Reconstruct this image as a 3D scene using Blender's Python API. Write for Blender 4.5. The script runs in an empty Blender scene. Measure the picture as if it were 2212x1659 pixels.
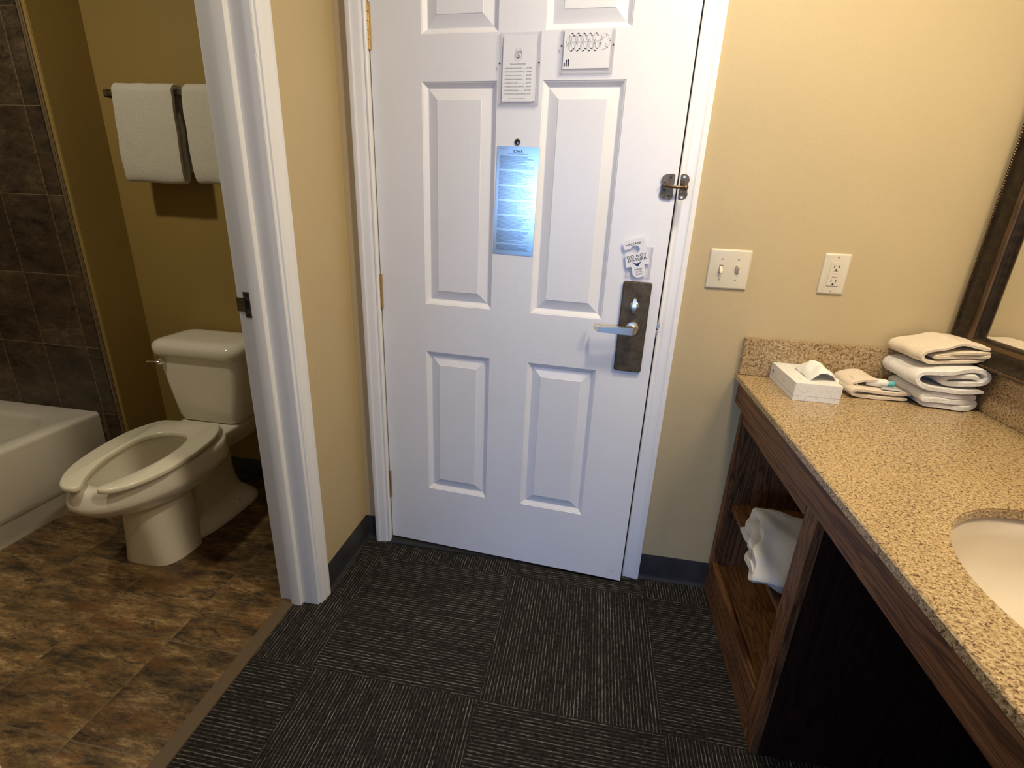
import bpy, bmesh, math, random
from math import sin, cos, pi, sqrt, radians
from mathutils import Vector, Matrix, noise

S = bpy.context.scene
COL = S.collection

# ------------------------------------------------------------------ camera
CAM_C = (0.7070254, -1.5765927, 1.2912574)
CAM_R = (0.9852181, 0.1661216, 0.0418196)
CAM_U = (-0.0949821, 0.3265768, 0.9403861)
CAM_F = (-0.1425611, 0.9304575, -0.3375280)
cd = bpy.data.cameras.new('camera')
cam = bpy.data.objects.new('camera', cd)
COL.objects.link(cam)
m = Matrix(((CAM_R[0], CAM_U[0], -CAM_F[0], CAM_C[0]),
            (CAM_R[1], CAM_U[1], -CAM_F[1], CAM_C[1]),
            (CAM_R[2], CAM_U[2], -CAM_F[2], CAM_C[2]),
            (0, 0, 0, 1)))
cam.matrix_world = m
cd.sensor_fit = 'HORIZONTAL'
cd.sensor_width = 36.0
cd.lens = 1067.292 / 2212.0 * 36.0
cd.clip_start = 0.02
cd.clip_end = 60
S.camera = cam

# ------------------------------------------------------------------ world, lights, exposure
w = bpy.data.worlds.new('world')
S.world = w
w.use_nodes = True
w.node_tree.nodes['Background'].inputs[0].default_value = (0.60, 0.70, 0.9, 1)
w.node_tree.nodes['Background'].inputs[1].default_value = 0.02
S.view_settings.view_transform = 'Standard'
S.view_settings.look = 'None'
S.view_settings.exposure = 0.0
S.view_settings.gamma = 1.0
S.view_settings.use_curve_mapping = False


def area(name, loc, target, sx, sy, power, color, shape='RECTANGLE', spread=180):
    l = bpy.data.lights.new(name, 'AREA')
    l.shape = shape
    l.size = sx
    l.size_y = sy
    l.energy = power
    l.color = color
    l.spread = radians(spread)
    o = bpy.data.objects.new(name, l)
    o.location = loc
    d = Vector(target) - Vector(loc)
    o.rotation_euler = d.to_track_quat('-Z', 'Y').to_euler()
    COL.objects.link(o)
    return o


area('ceiling_lamp', (1.06, -0.72, 2.40), (0.95, -0.50, 0.6), 0.16, 0.16, 16, (1.0, 0.86, 0.65), 'DISK')
area('vanity_lamp', (1.60, -0.98, 2.10), (1.1, -0.55, 0.6), 0.12, 0.45, 9.5, (1.0, 0.80, 0.54))
area('bathroom_ceiling_lamp', (-1.0, -0.72, 2.38), (-1.0, -0.68, 0.0), 0.12, 0.12, 10.3, (1.0, 0.90, 0.70), 'DISK')
area('daylight_through_window', (-0.4, -5.95, 1.45), (0.3, 0.0, 1.0), 2.8, 0.75, 102, (0.30, 0.50, 1.0))


# ------------------------------------------------------------------ node helpers
def new_mat(name, rough=0.5, color=(0.8, 0.8, 0.8), metal=0.0, spec=0.5):
    m = bpy.data.materials.new(name)
    m.use_nodes = True
    b = m.node_tree.nodes['Principled BSDF']
    b.inputs['Base Color'].default_value = (*color, 1)
    b.inputs['Roughness'].default_value = rough
    b.inputs['Metallic'].default_value = metal
    b.inputs['Specular IOR Level'].default_value = spec
    return m, m.node_tree, b


class NT:
    def __init__(s, nt):
        s.nt = nt
        s.L = nt.links

    def node(s, t, **kw):
        n = s.nt.nodes.new(t)
        for k, v in kw.items():
            setattr(n, k, v)
        return n

    def put(s, sock, v):
        if isinstance(v, bpy.types.NodeSocket):
            s.L.new(v, sock)
        elif isinstance(v, (tuple, list)):
            v = tuple(v)
            if len(v) == 3 and sock.type == 'RGBA':
                v = v + (1,)
            sock.default_value = v
        else:
            sock.default_value = v

    def coord(s, kind='Object'):
        return s.node('ShaderNodeTexCoord').outputs[kind]

    def mapping(s, vec, scale=(1, 1, 1), rot=(0, 0, 0), loc=(0, 0, 0)):
        n = s.node('ShaderNodeMapping')
        s.put(n.inputs['Vector'], vec)
        n.inputs['Scale'].default_value = scale
        n.inputs['Rotation'].default_value = rot
        n.inputs['Location'].default_value = loc
        return n.outputs[0]

    def noise(s, vec, scale=5, detail=2, rough=0.5, dist=0.0, out='Fac'):
        n = s.node('ShaderNodeTexNoise')
        s.put(n.inputs['Vector'], vec)
        n.inputs['Scale'].default_value = scale
        n.inputs['Detail'].default_value = detail
        n.inputs['Roughness'].default_value = rough
        n.inputs['Distortion'].default_value = dist
        return n.outputs[out]

    def voronoi(s, vec, scale=5, feature='F1', out='Distance'):
        n = s.node('ShaderNodeTexVoronoi', feature=feature)
        s.put(n.inputs['Vector'], vec)
        n.inputs['Scale'].default_value = scale
        return n.outputs[out]

    def ramp(s, fac, stops, interp='LINEAR'):
        n = s.node('ShaderNodeValToRGB')
        n.color_ramp.interpolation = interp
        e = n.color_ramp.elements
        while len(e) < len(stops):
            e.new(0.5)
        for i, (p, c) in enumerate(stops):
            e[i].position = p
            if not isinstance(c, (tuple, list)):
                c = (c, c, c)
            e[i].color = (*c, 1)
        s.put(n.inputs[0], fac)
        return n.outputs[0]

    def mix(s, fac, a, b, blend='MIX'):
        n = s.node('ShaderNodeMix', data_type='RGBA', blend_type=blend)
        s.put(n.inputs[0], fac)
        s.put(n.inputs[6], a)
        s.put(n.inputs[7], b)
        return n.outputs[2]

    def math(s, op, a, b=0.0, c=0.0):
        n = s.node('ShaderNodeMath', operation=op)
        s.put(n.inputs[0], a)
        s.put(n.inputs[1], b)
        s.put(n.inputs[2], c)
        return n.outputs[0]

    def sep(s, v):
        n = s.node('ShaderNodeSeparateXYZ')
        s.put(n.inputs[0], v)
        return n.outputs

    def comb(s, x, y, z):
        n = s.node('ShaderNodeCombineXYZ')
        s.put(n.inputs[0], x)
        s.put(n.inputs[1], y)
        s.put(n.inputs[2], z)
        return n.outputs[0]

    def bump(s, h, strength=0.3, dist=0.01, normal=None):
        n = s.node('ShaderNodeBump')
        n.inputs['Strength'].default_value = strength
        n.inputs['Distance'].default_value = dist
        s.put(n.inputs['Height'], h)
        if normal is not None:
            s.put(n.inputs['Normal'], normal)
        return n.outputs[0]


def nt_of(t):
    return NT(t)


# ------------------------------------------------------------------ materials
def mat_paint(name, color, bumps=0.16, rough=0.55):
    m, t, b = new_mat(name, rough, color, spec=0.35)
    n = NT(t)
    c = n.coord()
    h = n.noise(c, 170, 3, 0.55)
    h2 = n.noise(c, 45, 2, 0.5)
    hh = n.math('ADD', h, n.math('MULTIPLY', h2, 0.6))
    n.put(b.inputs['Normal'], n.bump(hh, bumps, 0.0035))
    v = n.noise(c, 3.0, 3, 0.5)
    col = n.mix(n.ramp(v, [(0.3, 0.0), (0.7, 1.0)]), tuple(x * 0.97 for x in color), tuple(min(1, x * 1.03) for x in color))
    n.put(b.inputs['Base Color'], col)
    return m


def mat_trim(name, grain='v'):
    m, t, b = new_mat(name, 0.34, (0.76, 0.76, 0.75), spec=0.45)
    n = NT(t)
    c = n.coord()
    sc = {'v': (60, 60, 2.2), 'h': (2.2, 60, 60), 'flat': (25, 25, 25)}[grain]
    v = n.noise(n.mapping(c, sc), 2.2, 3, 0.6, 0.6)
    # long wavy wood figure pressed into the moulded skin
    w_ = n.noise(n.mapping(c, tuple(k * 0.28 for k in sc)), 1.2, 1, 0.5, 0.4)
    rings = n.math('SINE', n.math('MULTIPLY', w_, 70.0))
    h = n.math('ADD', v, n.math('MULTIPLY', rings, 0.12))
    n.put(b.inputs['Normal'], n.bump(h, 0.13 if grain != 'flat' else 0.05, 0.0016))
    d = n.noise(c, 2.5, 4, 0.6)
    n.put(b.inputs['Base Color'], n.ramp(d, [(0.25, (0.82, 0.82, 0.81)), (0.6, (0.86, 0.86, 0.85))]))
    return m


def mat_wood(name, axis, base=(0.235, 0.105, 0.040), dark=(0.055, 0.022, 0.010), rough=0.45):
    m, t, b = new_mat(name, rough, base, spec=0.3)
    n = NT(t)
    c = n.coord()
    k = {'x': (1.1, 15, 15), 'y': (15, 1.1, 15), 'z': (15, 15, 1.1)}[axis]
    f = {'x': (9, 340, 340), 'y': (340, 9, 340), 'z': (340, 340, 9)}[axis]
    v = n.noise(n.mapping(c, k), 1.0, 3, 0.5, 0.8)
    rings = n.math('FRACT', n.math('MULTIPLY', v, 13.0))
    rr = n.ramp(rings, [(0.0, 0.1), (0.35, 0.75), (0.8, 1.0), (1.0, 0.1)])
    pores = n.noise(n.mapping(c, f), 1.0, 2, 0.6)
    pp = n.ramp(pores, [(0.36, 0.35), (0.5, 1.0)])
    fac = n.math('MULTIPLY', rr, pp)
    col = n.mix(fac, dark, base)
    n.put(b.inputs['Base Color'], col)
    n.put(b.inputs['Normal'], n.bump(fac, 0.25, 0.0006))
    return m


def mat_granite():
    m, t, b = new_mat('granite', 0.22, (0.5, 0.4, 0.25), spec=0.5)
    n = NT(t)
    c = n.coord()
    warp = n.noise(c, 60, 2, 0.5, 0, 'Color')
    cw = n.mix(0.004, c, warp, 'ADD')
    big = n.noise(c, 7, 3, 0.5)
    col = n.ramp(n.noise(cw, 185, 3, 0.65), [(0.32, (0.10, 0.055, 0.024)), (0.42, (0.31, 0.20, 0.095)), (0.53, (0.46, 0.335, 0.17)), (0.72, (0.62, 0.50, 0.31))])
    col = n.mix(n.math('MULTIPLY', n.ramp(big, [(0.35, 0.0), (0.7, 1.0)]), 0.35), col, (0.50, 0.35, 0.16))
    sp = n.ramp(n.noise(cw, 290, 2, 0.6), [(0.585, 0.0), (0.64, 1.0)])
    col = n.mix(sp, col, (0.105, 0.060, 0.030))
    sp2 = n.ramp(n.noise(n.mapping(cw, loc=(3, 1, 7)), 165, 2, 0.6), [(0.63, 0.0), (0.67, 1.0)])
    col = n.mix(sp2, col, (0.09, 0.052, 0.028))
    n.put(b.inputs['Base Color'], col)
    return m


def mat_terry(name, color, strength=0.55):
    m, t, b = new_mat(name, 0.95, color, spec=0.1)
    n = NT(t)
    c = n.coord()
    h = n.noise(c, 420, 2, 0.7)
    h2 = n.noise(c, 190, 3, 0.6)
    hh = n.math('ADD', h, n.math('MULTIPLY', h2, 0.9))
    n.put(b.inputs['Normal'], n.bump(hh, strength, 0.004))
    cv = n.ramp(n.noise(c, 260, 3, 0.7), [(0.3, tuple(x * 0.84 for x in color)), (0.65, color)])
    n.put(b.inputs['Base Color'], cv)
    b.inputs['Sheen Weight'].default_value = 0.25
    return m


def mat_carpet():
    m, t, b = new_mat('carpet_tiles', 0.95, (0.03, 0.03, 0.03), spec=0.1)
    n = NT(t)
    x, y, z = n.sep(n.coord())
    gx = n.math('FLOOR', n.math('DIVIDE', n.math('SUBTRACT', x, 0.004), 0.4985))
    gy = n.math('FLOOR', n.math('DIVIDE', n.math('ADD', y, 0.102), 0.4985))
    chk = n.math('FLOORED_MODULO', n.math('ADD', gx, gy), 2.0)
    # chk 0 -> lines run along x ; chk 1 -> lines run along y  (row -1, col 0 is 'along x')
    fl = n.math('SUBTRACT', 1.0, chk)
    fx = n.math('SUBTRACT', n.math('DIVIDE', n.math('SUBTRACT', x, 0.004), 0.4985), gx)
    fy = n.math('SUBTRACT', n.math('DIVIDE', n.math('ADD', y, 0.102), 0.4985), gy)

    def sel(a, c_):   # chk==1 -> a
        return n.math('ADD', n.math('MULTIPLY', a, chk), n.math('MULTIPLY', c_, fl))
    s_ = sel(fy, fx)
    l_ = sel(fx, fy)
    wob = n.math('MULTIPLY', n.math('SUBTRACT', n.noise(n.mapping(n.coord(), (1, 1, 1)), 70, 3, 0.7), 0.5), 0.012)
    s_ = n.math('ADD', s_, wob)
    k = n.math('MULTIPLY', s_, 52.0)
    idx = n.math('FLOOR', k)
    fr = n.math('SUBTRACT', k, idx)
    tid = n.math('ADD', n.math('MULTIPLY', gx, 13.7), n.math('MULTIPLY', gy, 31.3))
    dash = n.noise(n.comb(n.math('MULTIPLY', idx, 3.71), n.math('MULTIPLY', l_, 15.0), tid), 1.0, 3, 0.65)
    dash2 = n.noise(n.comb(n.math('MULTIPLY', idx, 5.3), n.math('MULTIPLY', l_, 4.0), n.math('ADD', tid, 9.0)), 1.0, 1, 0.5)
    dd = n.math('ADD', n.math('MULTIPLY', dash, 0.6), n.math('MULTIPLY', dash2, 0.4))
    on = n.ramp(dd, [(0.40, 0.06), (0.50, 0.45), (0.61, 1.0)])
    prof = n.ramp(n.math('ABSOLUTE', n.math('SUBTRACT', fr, 0.5)), [(0.05, 1.0), (0.16, 0.0)])
    grain = n.ramp(n.noise(n.coord(), 900, 2, 0.7), [(0.3, 0.3), (0.6, 1.0)])
    fac = n.math('MULTIPLY', n.math('MULTIPLY', on, prof), grain)
    hue = n.noise(n.coord(), 90, 2, 0.6)
    base = n.ramp(hue, [(0.35, (0.018, 0.0185, 0.016)), (0.5, (0.033, 0.030, 0.026)), (0.68, (0.056, 0.044, 0.037))])
    base = n.mix(n.ramp(n.noise(n.coord(), 700, 2, 0.7), [(0.35, 0.55), (0.7, 0.0)]), base, (0.004, 0.004, 0.0035))
    line = n.ramp(n.noise(n.coord(), 35, 2, 0.5), [(0.35, (0.17, 0.155, 0.13)), (0.6, (0.38, 0.35, 0.30))])
    n.put(b.inputs['Base Color'], n.mix(fac, base, line))
    gap = n.ramp(n.math('ABSOLUTE', n.math('SUBTRACT', fr, 0.5)), [(0.2, 1.0), (0.5, 0.0)])
    h = n.math('ADD', n.math('MULTIPLY', gap, 0.7), n.noise(n.coord(), 600, 2, 0.7))
    n.put(b.inputs['Normal'], n.bump(h, 0.9, 0.003))
    return m


def mat_slate(name, ax, ay, ox, oy, px, py, dark=False):
    """stone-look ceramic tile, grid in the plane of the two named axes"""
    m, t, b = new_mat(name, 0.42, (0.2, 0.15, 0.1), spec=0.4)
    n = NT(t)
    c = n.coord()
    xs = n.sep(c)
    u = n.math('DIVIDE', n.math('SUBTRACT', xs[ax], ox), px)
    v = n.math('DIVIDE', n.math('SUBTRACT', xs[ay], oy), py)
    iu = n.math('FLOOR', u)
    iv = n.math('FLOOR', v)
    fu = n.math('SUBTRACT', u, iu)
    fv = n.math('SUBTRACT', v, iv)
    eu = n.math('MULTIPLY', n.math('MINIMUM', fu, n.math('SUBTRACT', 1.0, fu)), px)
    ev = n.math('MULTIPLY', n.math('MINIMUM', fv, n.math('SUBTRACT', 1.0, fv)), py)
    e = n.math('MINIMUM', eu, ev)
    grout = n.math('LESS_THAN', e, 0.0013)
    off = n.comb(n.math('MULTIPLY', iu, 7.31), n.math('MULTIPLY', iv, 4.17), n.math('ADD', n.math('MULTIPLY', iu, 2.3), n.math('MULTIPLY', iv, 5.9)))
    vadd = n.node('ShaderNodeVectorMath', operation='ADD')
    n.put(vadd.inputs[0], n.mapping(c, (1, 1, 1)))
    n.put(vadd.inputs[1], off)
    p = n.mapping(vadd.outputs[0], (0.62, 2.0, 1.3), (0, 0, 0.30))
    a = n.noise(p, 9.0, 13, 0.80, 0.2)
    d = n.noise(p, 8, 12, 0.80, 0.3)
    fine = n.noise(p, 60, 5, 0.75, 0.4)
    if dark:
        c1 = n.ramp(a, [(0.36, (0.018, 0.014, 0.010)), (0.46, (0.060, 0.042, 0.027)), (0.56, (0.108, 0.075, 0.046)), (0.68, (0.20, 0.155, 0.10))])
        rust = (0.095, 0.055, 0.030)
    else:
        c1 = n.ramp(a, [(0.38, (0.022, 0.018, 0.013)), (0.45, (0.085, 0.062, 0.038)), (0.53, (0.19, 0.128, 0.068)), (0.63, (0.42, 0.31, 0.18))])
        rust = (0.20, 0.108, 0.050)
    col = n.mix(n.math('MULTIPLY', n.ramp(d, [(0.48, 0.0), (0.60, 1.0)]), 0.60), c1, rust)
    col = n.mix(n.ramp(fine, [(0.30, 0.85), (0.47, 0.0)]), col, (0.03, 0.023, 0.017))
    dk = n.ramp(n.noise(p, 13, 12, 0.80, 0.3), [(0.38, 0.9), (0.45, 0.0)])
    col = n.mix(dk, col, (0.028, 0.022, 0.017))
    tilev = n.node('ShaderNodeTexWhiteNoise')
    n.put(tilev.inputs['Vector'], off)
    bright = n.math('ADD', 0.72, n.math('MULTIPLY', tilev.outputs['Value'], 0.55))
    hs = n.node('ShaderNodeHueSaturation')
    n.put(hs.inputs['Value'], bright)
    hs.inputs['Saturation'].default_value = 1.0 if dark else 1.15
    n.put(hs.inputs['Color'], col)
    col = n.mix(grout, hs.outputs[0], (0.17, 0.13, 0.08) if not dark else (0.24, 0.18, 0.11))
    n.put(b.inputs['Base Color'], col)
    h = n.math('ADD', n.ramp(e, [(0.0, 0.0), (0.006, 1.0)]), n.math('MULTIPLY', a, 0.5))
    n.put(b.inputs['Normal'], n.bump(h, 0.35, 0.003))
    return m


def mat_metal(name, color, rough=0.3, blotch=0.0, dark=None, metal=1.0):
    m, t, b = new_mat(name, rough, color, metal=metal)
    if blotch:
        n = NT(t)
        c = n.coord()
        v = n.ramp(n.noise(c, 38, 4, 0.65, 0.5), [(0.35, 0.0), (0.68, 1.0)])
        n.put(b.inputs['Base Color'], n.mix(n.math('MULTIPLY', v, blotch), color, dark))
        n.put(b.inputs['Roughness'], n.math('ADD', rough, n.math('MULTIPLY', v, 0.15)))
    return m


M = {}
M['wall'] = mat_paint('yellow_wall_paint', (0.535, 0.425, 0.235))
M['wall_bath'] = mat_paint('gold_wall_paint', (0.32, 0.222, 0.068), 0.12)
M['ceiling'] = mat_paint('white_ceiling_paint', (0.8, 0.78, 0.74), 0.15)
M['trim'] = mat_trim('white_trim', 'flat')
M['door_v'] = mat_trim('door_white_upright_grain', 'v')
M['door_h'] = mat_trim('door_white_level_grain', 'h')
M['wood_x'] = mat_wood('stained_oak_x', 'x')
M['wood_y'] = mat_wood('stained_oak_y', 'y')
M['wood_z'] = mat_wood('stained_oak_z', 'z')
M['wood_shelf'] = mat_wood('shelf_oak', 'y', (0.30, 0.135, 0.045), (0.095, 0.038, 0.012))
M['wood_shaded'] = mat_wood('shaded_oak_panel', 'z', (0.036, 0.011, 0.006), (0.012, 0.004, 0.003), 0.5)  # oak colour darkened to paint in the shade of the knee space
M['granite'] = mat_granite()
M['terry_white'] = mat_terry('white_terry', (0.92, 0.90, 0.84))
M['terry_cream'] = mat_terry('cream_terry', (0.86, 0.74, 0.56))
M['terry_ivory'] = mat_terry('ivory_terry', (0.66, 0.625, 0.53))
M['terry_shelf'] = mat_terry('offwhite_terry', (0.80, 0.77, 0.69))
M['carpet'] = mat_carpet()
M['floor_tile'] = mat_slate('bathroom_floor_tile', 0, 1, -0.158, -0.602, 0.3075, 0.305)
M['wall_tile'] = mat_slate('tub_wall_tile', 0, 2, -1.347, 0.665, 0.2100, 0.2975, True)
M['bronze'] = mat_metal('antique_bronze', (0.125, 0.092, 0.048), 0.46, 0.8, (0.052, 0.039, 0.021), 0.45)
M['tinyscrew'] = mat_metal('dark_screw_head', (0.07, 0.05, 0.03), 0.5, metal=0.5)
M['guardbronze'] = mat_metal('aged_brass', (0.21, 0.145, 0.078), 0.38, 0.7, (0.085, 0.055, 0.034), 0.7)
M['nickel'] = mat_metal('satin_nickel', (0.80, 0.77, 0.69), 0.33)
M['hinge'] = mat_metal('brass_hinge', (0.78, 0.62, 0.34), 0.36, 0.5, (0.52, 0.40, 0.24))
M['chrome'] = mat_metal('chrome', (0.8, 0.8, 0.8), 0.12)
M['alu'] = mat_metal('brushed_aluminium', (0.70, 0.74, 0.78), 0.36)
M['porcelain'] = new_mat('porcelain', 0.10, (0.82, 0.78, 0.66))[0]
M['seat'] = new_mat('seat_plastic', 0.22, (0.82, 0.78, 0.62))[0]
M['tub'] = new_mat('tub_enamel', 0.16, (0.70, 0.66, 0.57))[0]
M['sink'] = new_mat('sink_porcelain', 0.12, (0.74, 0.66, 0.53))[0]
M['ivory'] = new_mat('ivory_plastic', 0.30, (0.68, 0.62, 0.47))[0]
M['black'] = new_mat('black_ink', 0.6, (0.015, 0.015, 0.015))[0]
M['greyink'] = new_mat('grey_ink', 0.6, (0.13, 0.13, 0.13))[0]
M['navy'] = new_mat('navy_ink', 0.6, (0.01, 0.015, 0.10))[0]
M['paper'] = new_mat('white_paper', 0.6, (0.80, 0.80, 0.80))[0]
M['card'] = new_mat('white_card', 0.4, (0.82, 0.82, 0.80))[0]
M['water'] = new_mat('bowl_water', 0.03, (0.45, 0.43, 0.33))[0]
M['bullnose'] = new_mat('brown_glazed_edge', 0.4, (0.17, 0.12, 0.070))[0]
M['strip'] = new_mat('tan_vinyl_strip', 0.5, (0.115, 0.080, 0.042))[0]
M['dark'] = new_mat('dark_metal', 0.45, (0.02, 0.02, 0.02))[0]
M['hole'] = new_mat('slot_black', 0.9, (0.01, 0.008, 0.006))[0]
M['mirror'] = new_mat('mirror_silver', 0.0, (0.90, 0.89, 0.85), metal=1.0)[0]
M['blue'] = new_mat('teal_print', 0.4, (0.12, 0.50, 0.52))[0]
M['bottle'] = new_mat('milky_plastic', 0.25, (0.82, 0.80, 0.72))[0]

mm, t, b = new_mat('rubber_cove_base', 0.5, (0.055, 0.052, 0.055), spec=0.35)
n = NT(t)
v = n.noise(n.coord(), 16, 4, 0.6)
n.put(b.inputs['Base Color'], n.ramp(v, [(0.3, (0.022, 0.021, 0.023)), (0.7, (0.042, 0.039, 0.039))]))
M['base'] = mm

mm, t, b = new_mat('clear_acrylic', 0.08, (0.9, 0.9, 0.9))
n = NT(t)
tr_ = n.node('ShaderNodeBsdfTransparent')
tr_.inputs[0].default_value = (0.97, 0.97, 0.98, 1)
mx_ = n.node('ShaderNodeMixShader')
mx_.inputs[0].default_value = 0.11
n.L.new(tr_.outputs[0], mx_.inputs[1])
n.L.new(b.outputs[0], mx_.inputs[2])
n.L.new(mx_.outputs[0], t.nodes['Material Output'].inputs['Surface'])
M['acrylic'] = mm

# mirror frame: dark distressed bronze
mm, t, b = new_mat('dark_bronze_frame', 0.35, (0.05, 0.035, 0.02), metal=0.35)
n = NT(t)
v = n.noise(n.coord(), 60, 4, 0.7)
n.put(b.inputs['Base Color'], n.ramp(v, [(0.35, (0.012, 0.008, 0.005)), (0.7, (0.045, 0.029, 0.015))]))
M['frame_dark'] = mm
mm, t, b = new_mat('gold_brown_frame', 0.32, (0.2, 0.12, 0.05), metal=0.5)
n = NT(t)
v = n.noise(n.mapping(n.coord(), (80, 6, 6)), 2, 3, 0.6)
n.put(b.inputs['Base Color'], n.ramp(v, [(0.3, (0.06, 0.033, 0.014)), (0.7, (0.17, 0.10, 0.042))]))
M['frame_gold'] = mm

# etched plaque with rows of tiny unreadable print
mm, t, b = new_mat('etched_aluminium_plaque', 0.21, (0.70, 0.74, 0.80), metal=1.0)
n = NT(t)
xx, yy, zz = n.sep(n.coord())
row = n.math('MULTIPLY', zz, 470.0)
ri = n.math('FLOOR', row)
rf = n.math('SUBTRACT', row, ri)
inrow = n.math('LESS_THAN', rf, 0.62)
tx = n.noise(n.comb(n.math('MULTIPLY', xx, 1500.0), n.math('MULTIPLY', ri, 7.7), n.math('MULTIPLY', zz, 1400.0)), 1.0, 1, 0.6)
ink = n.math('GREATER_THAN', tx, 0.44)
wn = n.node('ShaderNodeTexWhiteNoise', noise_dimensions='1D')
n.put(wn.inputs['W'], ri)
rlen = n.math('MULTIPLY', n.math('POWER', wn.outputs['Value'], 0.18), 0.108)
lft = n.math('GREATER_THAN', xx, 0.009)
rgt = n.math('LESS_THAN', xx, n.math('ADD', 0.009, rlen))
blk = n.math('GREATER_THAN', n.math('FRACT', n.math('MULTIPLY', n.math('ADD', zz, 0.011), 24.0)), 0.12)
zlo = n.math('GREATER_THAN', zz, 0.012)
zhi = n.math('LESS_THAN', zz, 0.280)
f_ = inrow
for q in (ink, lft, rgt, blk, zlo, zhi):
    f_ = n.math('MULTIPLY', f_, q)
n.put(b.inputs['Base Color'], n.mix(n.math('MULTIPLY', f_, 0.85), (0.40, 0.46, 0.45), (0.04, 0.05, 0.06)))
M['plaque'] = mm

# tissue box: white card with grey scroll print
mm, t, b = new_mat('scroll_print_card', 0.45, (0.8, 0.8, 0.76))
n = NT(t)
c = n.coord()
dcol = n.noise(c, 14, 2, 0.5, 0, 'Color')
cw = n.mix(0.045, c, dcol, 'ADD')
vv = n.noise(cw, 26, 1, 0.4, 1.5)
ln = n.math('LESS_THAN', n.math('ABSOLUTE', n.math('SUBTRACT', n.math('FRACT', n.math('MULTIPLY', vv, 5.0)), 0.5)), 0.035)
dots = n.math('LESS_THAN', n.voronoi(c, 75), 0.17)
ff = n.math('MAXIMUM', ln, n.math('MULTIPLY', dots, 0.5))
n.put(b.inputs['Base Color'], n.mix(n.math('MULTIPLY', ff, 0.5), (0.80, 0.80, 0.755), (0.36, 0.38, 0.36)))
M['scroll'] = mm
mm, t, b = new_mat('tissue_paper', 0.8, (0.84, 0.82, 0.76))
b.inputs['Transmission Weight'].default_value = 0.0
M['tissue'] = mm


# ------------------------------------------------------------------ object helpers
def smooth(me, ang=35):
    for p in me.polygons:
        p.use_smooth = True
    try:
        me.set_sharp_from_angle(angle=radians(ang))
    except Exception:
        pass


def obj(name, bm, mat, parent=None, sm=35):
    me = bpy.data.meshes.new(name)
    bmesh.ops.recalc_face_normals(bm, faces=bm.faces[:])
    bm.to_mesh(me)
    bm.free()
    mats = mat if isinstance(mat, (list, tuple)) else [mat]
    for k in mats:
        me.materials.append(M[k] if isinstance(k, str) else k)
    if sm:
        smooth(me, sm)
    o = bpy.data.objects.new(name, me)
    COL.objects.link(o)
    if parent is not None:
        o.parent = parent
    return o


def tag(o, label, cat, group=None, kind=None):
    o['label'] = label
    o['category'] = cat
    if group:
        o['group'] = group
    if kind:
        o['kind'] = kind
    return o


def thing(name, label, cat, loc=(0, 0, 0), rotz=0.0, group=None):
    o = bpy.data.objects.new(name, None)
    o.empty_display_size = 0.05
    COL.objects.link(o)
    o.location = loc
    o.rotation_euler = (0, 0, rotz)
    return tag(o, label, cat, group)


def struct(name, bm, mat, label, cat, parent=None, sm=35):
    o = obj(name, bm, mat, parent, sm)
    o['kind'] = 'structure'
    if parent is None:
        o['label'] = label
        o['category'] = cat
    return o


def box(bm, x0, x1, y0, y1, z0, z1, bev=0.0, seg=2):
    r = bmesh.ops.create_cube(bm, size=1.0)
    vs = r['verts']
    for v in vs:
        v.co = Vector(((x0 + x1) / 2 + v.co.x * (x1 - x0), (y0 + y1) / 2 + v.co.y * (y1 - y0), (z0 + z1) / 2 + v.co.z * (z1 - z0)))
    if bev:
        es = list({e for v in vs for e in v.link_edges})
        bmesh.ops.bevel(bm, geom=es, offset=bev, segments=seg, affect='EDGES', clamp_overlap=True)
    return bm


def B():
    return bmesh.new()


def cbox(*a, **k):
    return box(B(), *a, **k)


def loft(bm, rings, cap0=True, cap1=True, closed=True):
    vr = [[bm.verts.new(p) for p in r] for r in rings]
    n = len(vr[0])
    for a, b_ in zip(vr, vr[1:]):
        for i in range(n if closed else n - 1):
            j = (i + 1) % n
            bm.faces.new((a[i], a[j], b_[j], b_[i]))
    if cap0:
        bm.faces.new(vr[0][::-1])
    if cap1:
        bm.faces.new(vr[-1])
    return vr


def circ(cx, cy, cz, r, axis='z', n=24, ry=None):
    ry = ry or r
    out = []
    for i in range(n):
        a = 2 * pi * i / n
        u, v = r * cos(a), ry * sin(a)
        out.append({'z': (cx + u, cy + v, cz), 'y': (cx + u, cy, cz + v), 'x': (cx, cy + u, cz + v)}[axis])
    return out


def lathe(bm, prof, axis='z', o=(0, 0, 0), n=24):
    """prof: list of (radius, height) along axis"""
    rings = []
    for r, h in prof:
        c = list(o)
        c['xyz'.index(axis)] += h
        rings.append(circ(*c, max(r, 1e-5), axis, n))
    loft(bm, rings)
    return bm


def tube(bm, pts, r, n=12):
    pts = [Vector(p) for p in pts]
    rs = r if isinstance(r, (list, tuple)) else [r] * len(pts)
    rings = []
    up = None
    for i, p in enumerate(pts):
        d = (pts[min(i + 1, len(pts) - 1)] - pts[max(i - 1, 0)]).normalized()
        if up is None:
            up = Vector((0, 0, 1)) if abs(d.z) < 0.9 else Vector((1, 0, 0))
        a = d.cross(up).normalized()
        b_ = a.cross(d).normalized()
        up = b_
        rings.append([p + (a * cos(2 * pi * k / n) + b_ * sin(2 * pi * k / n)) * rs[i] for k in range(n)])
    loft(bm, rings)
    return bm


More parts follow.
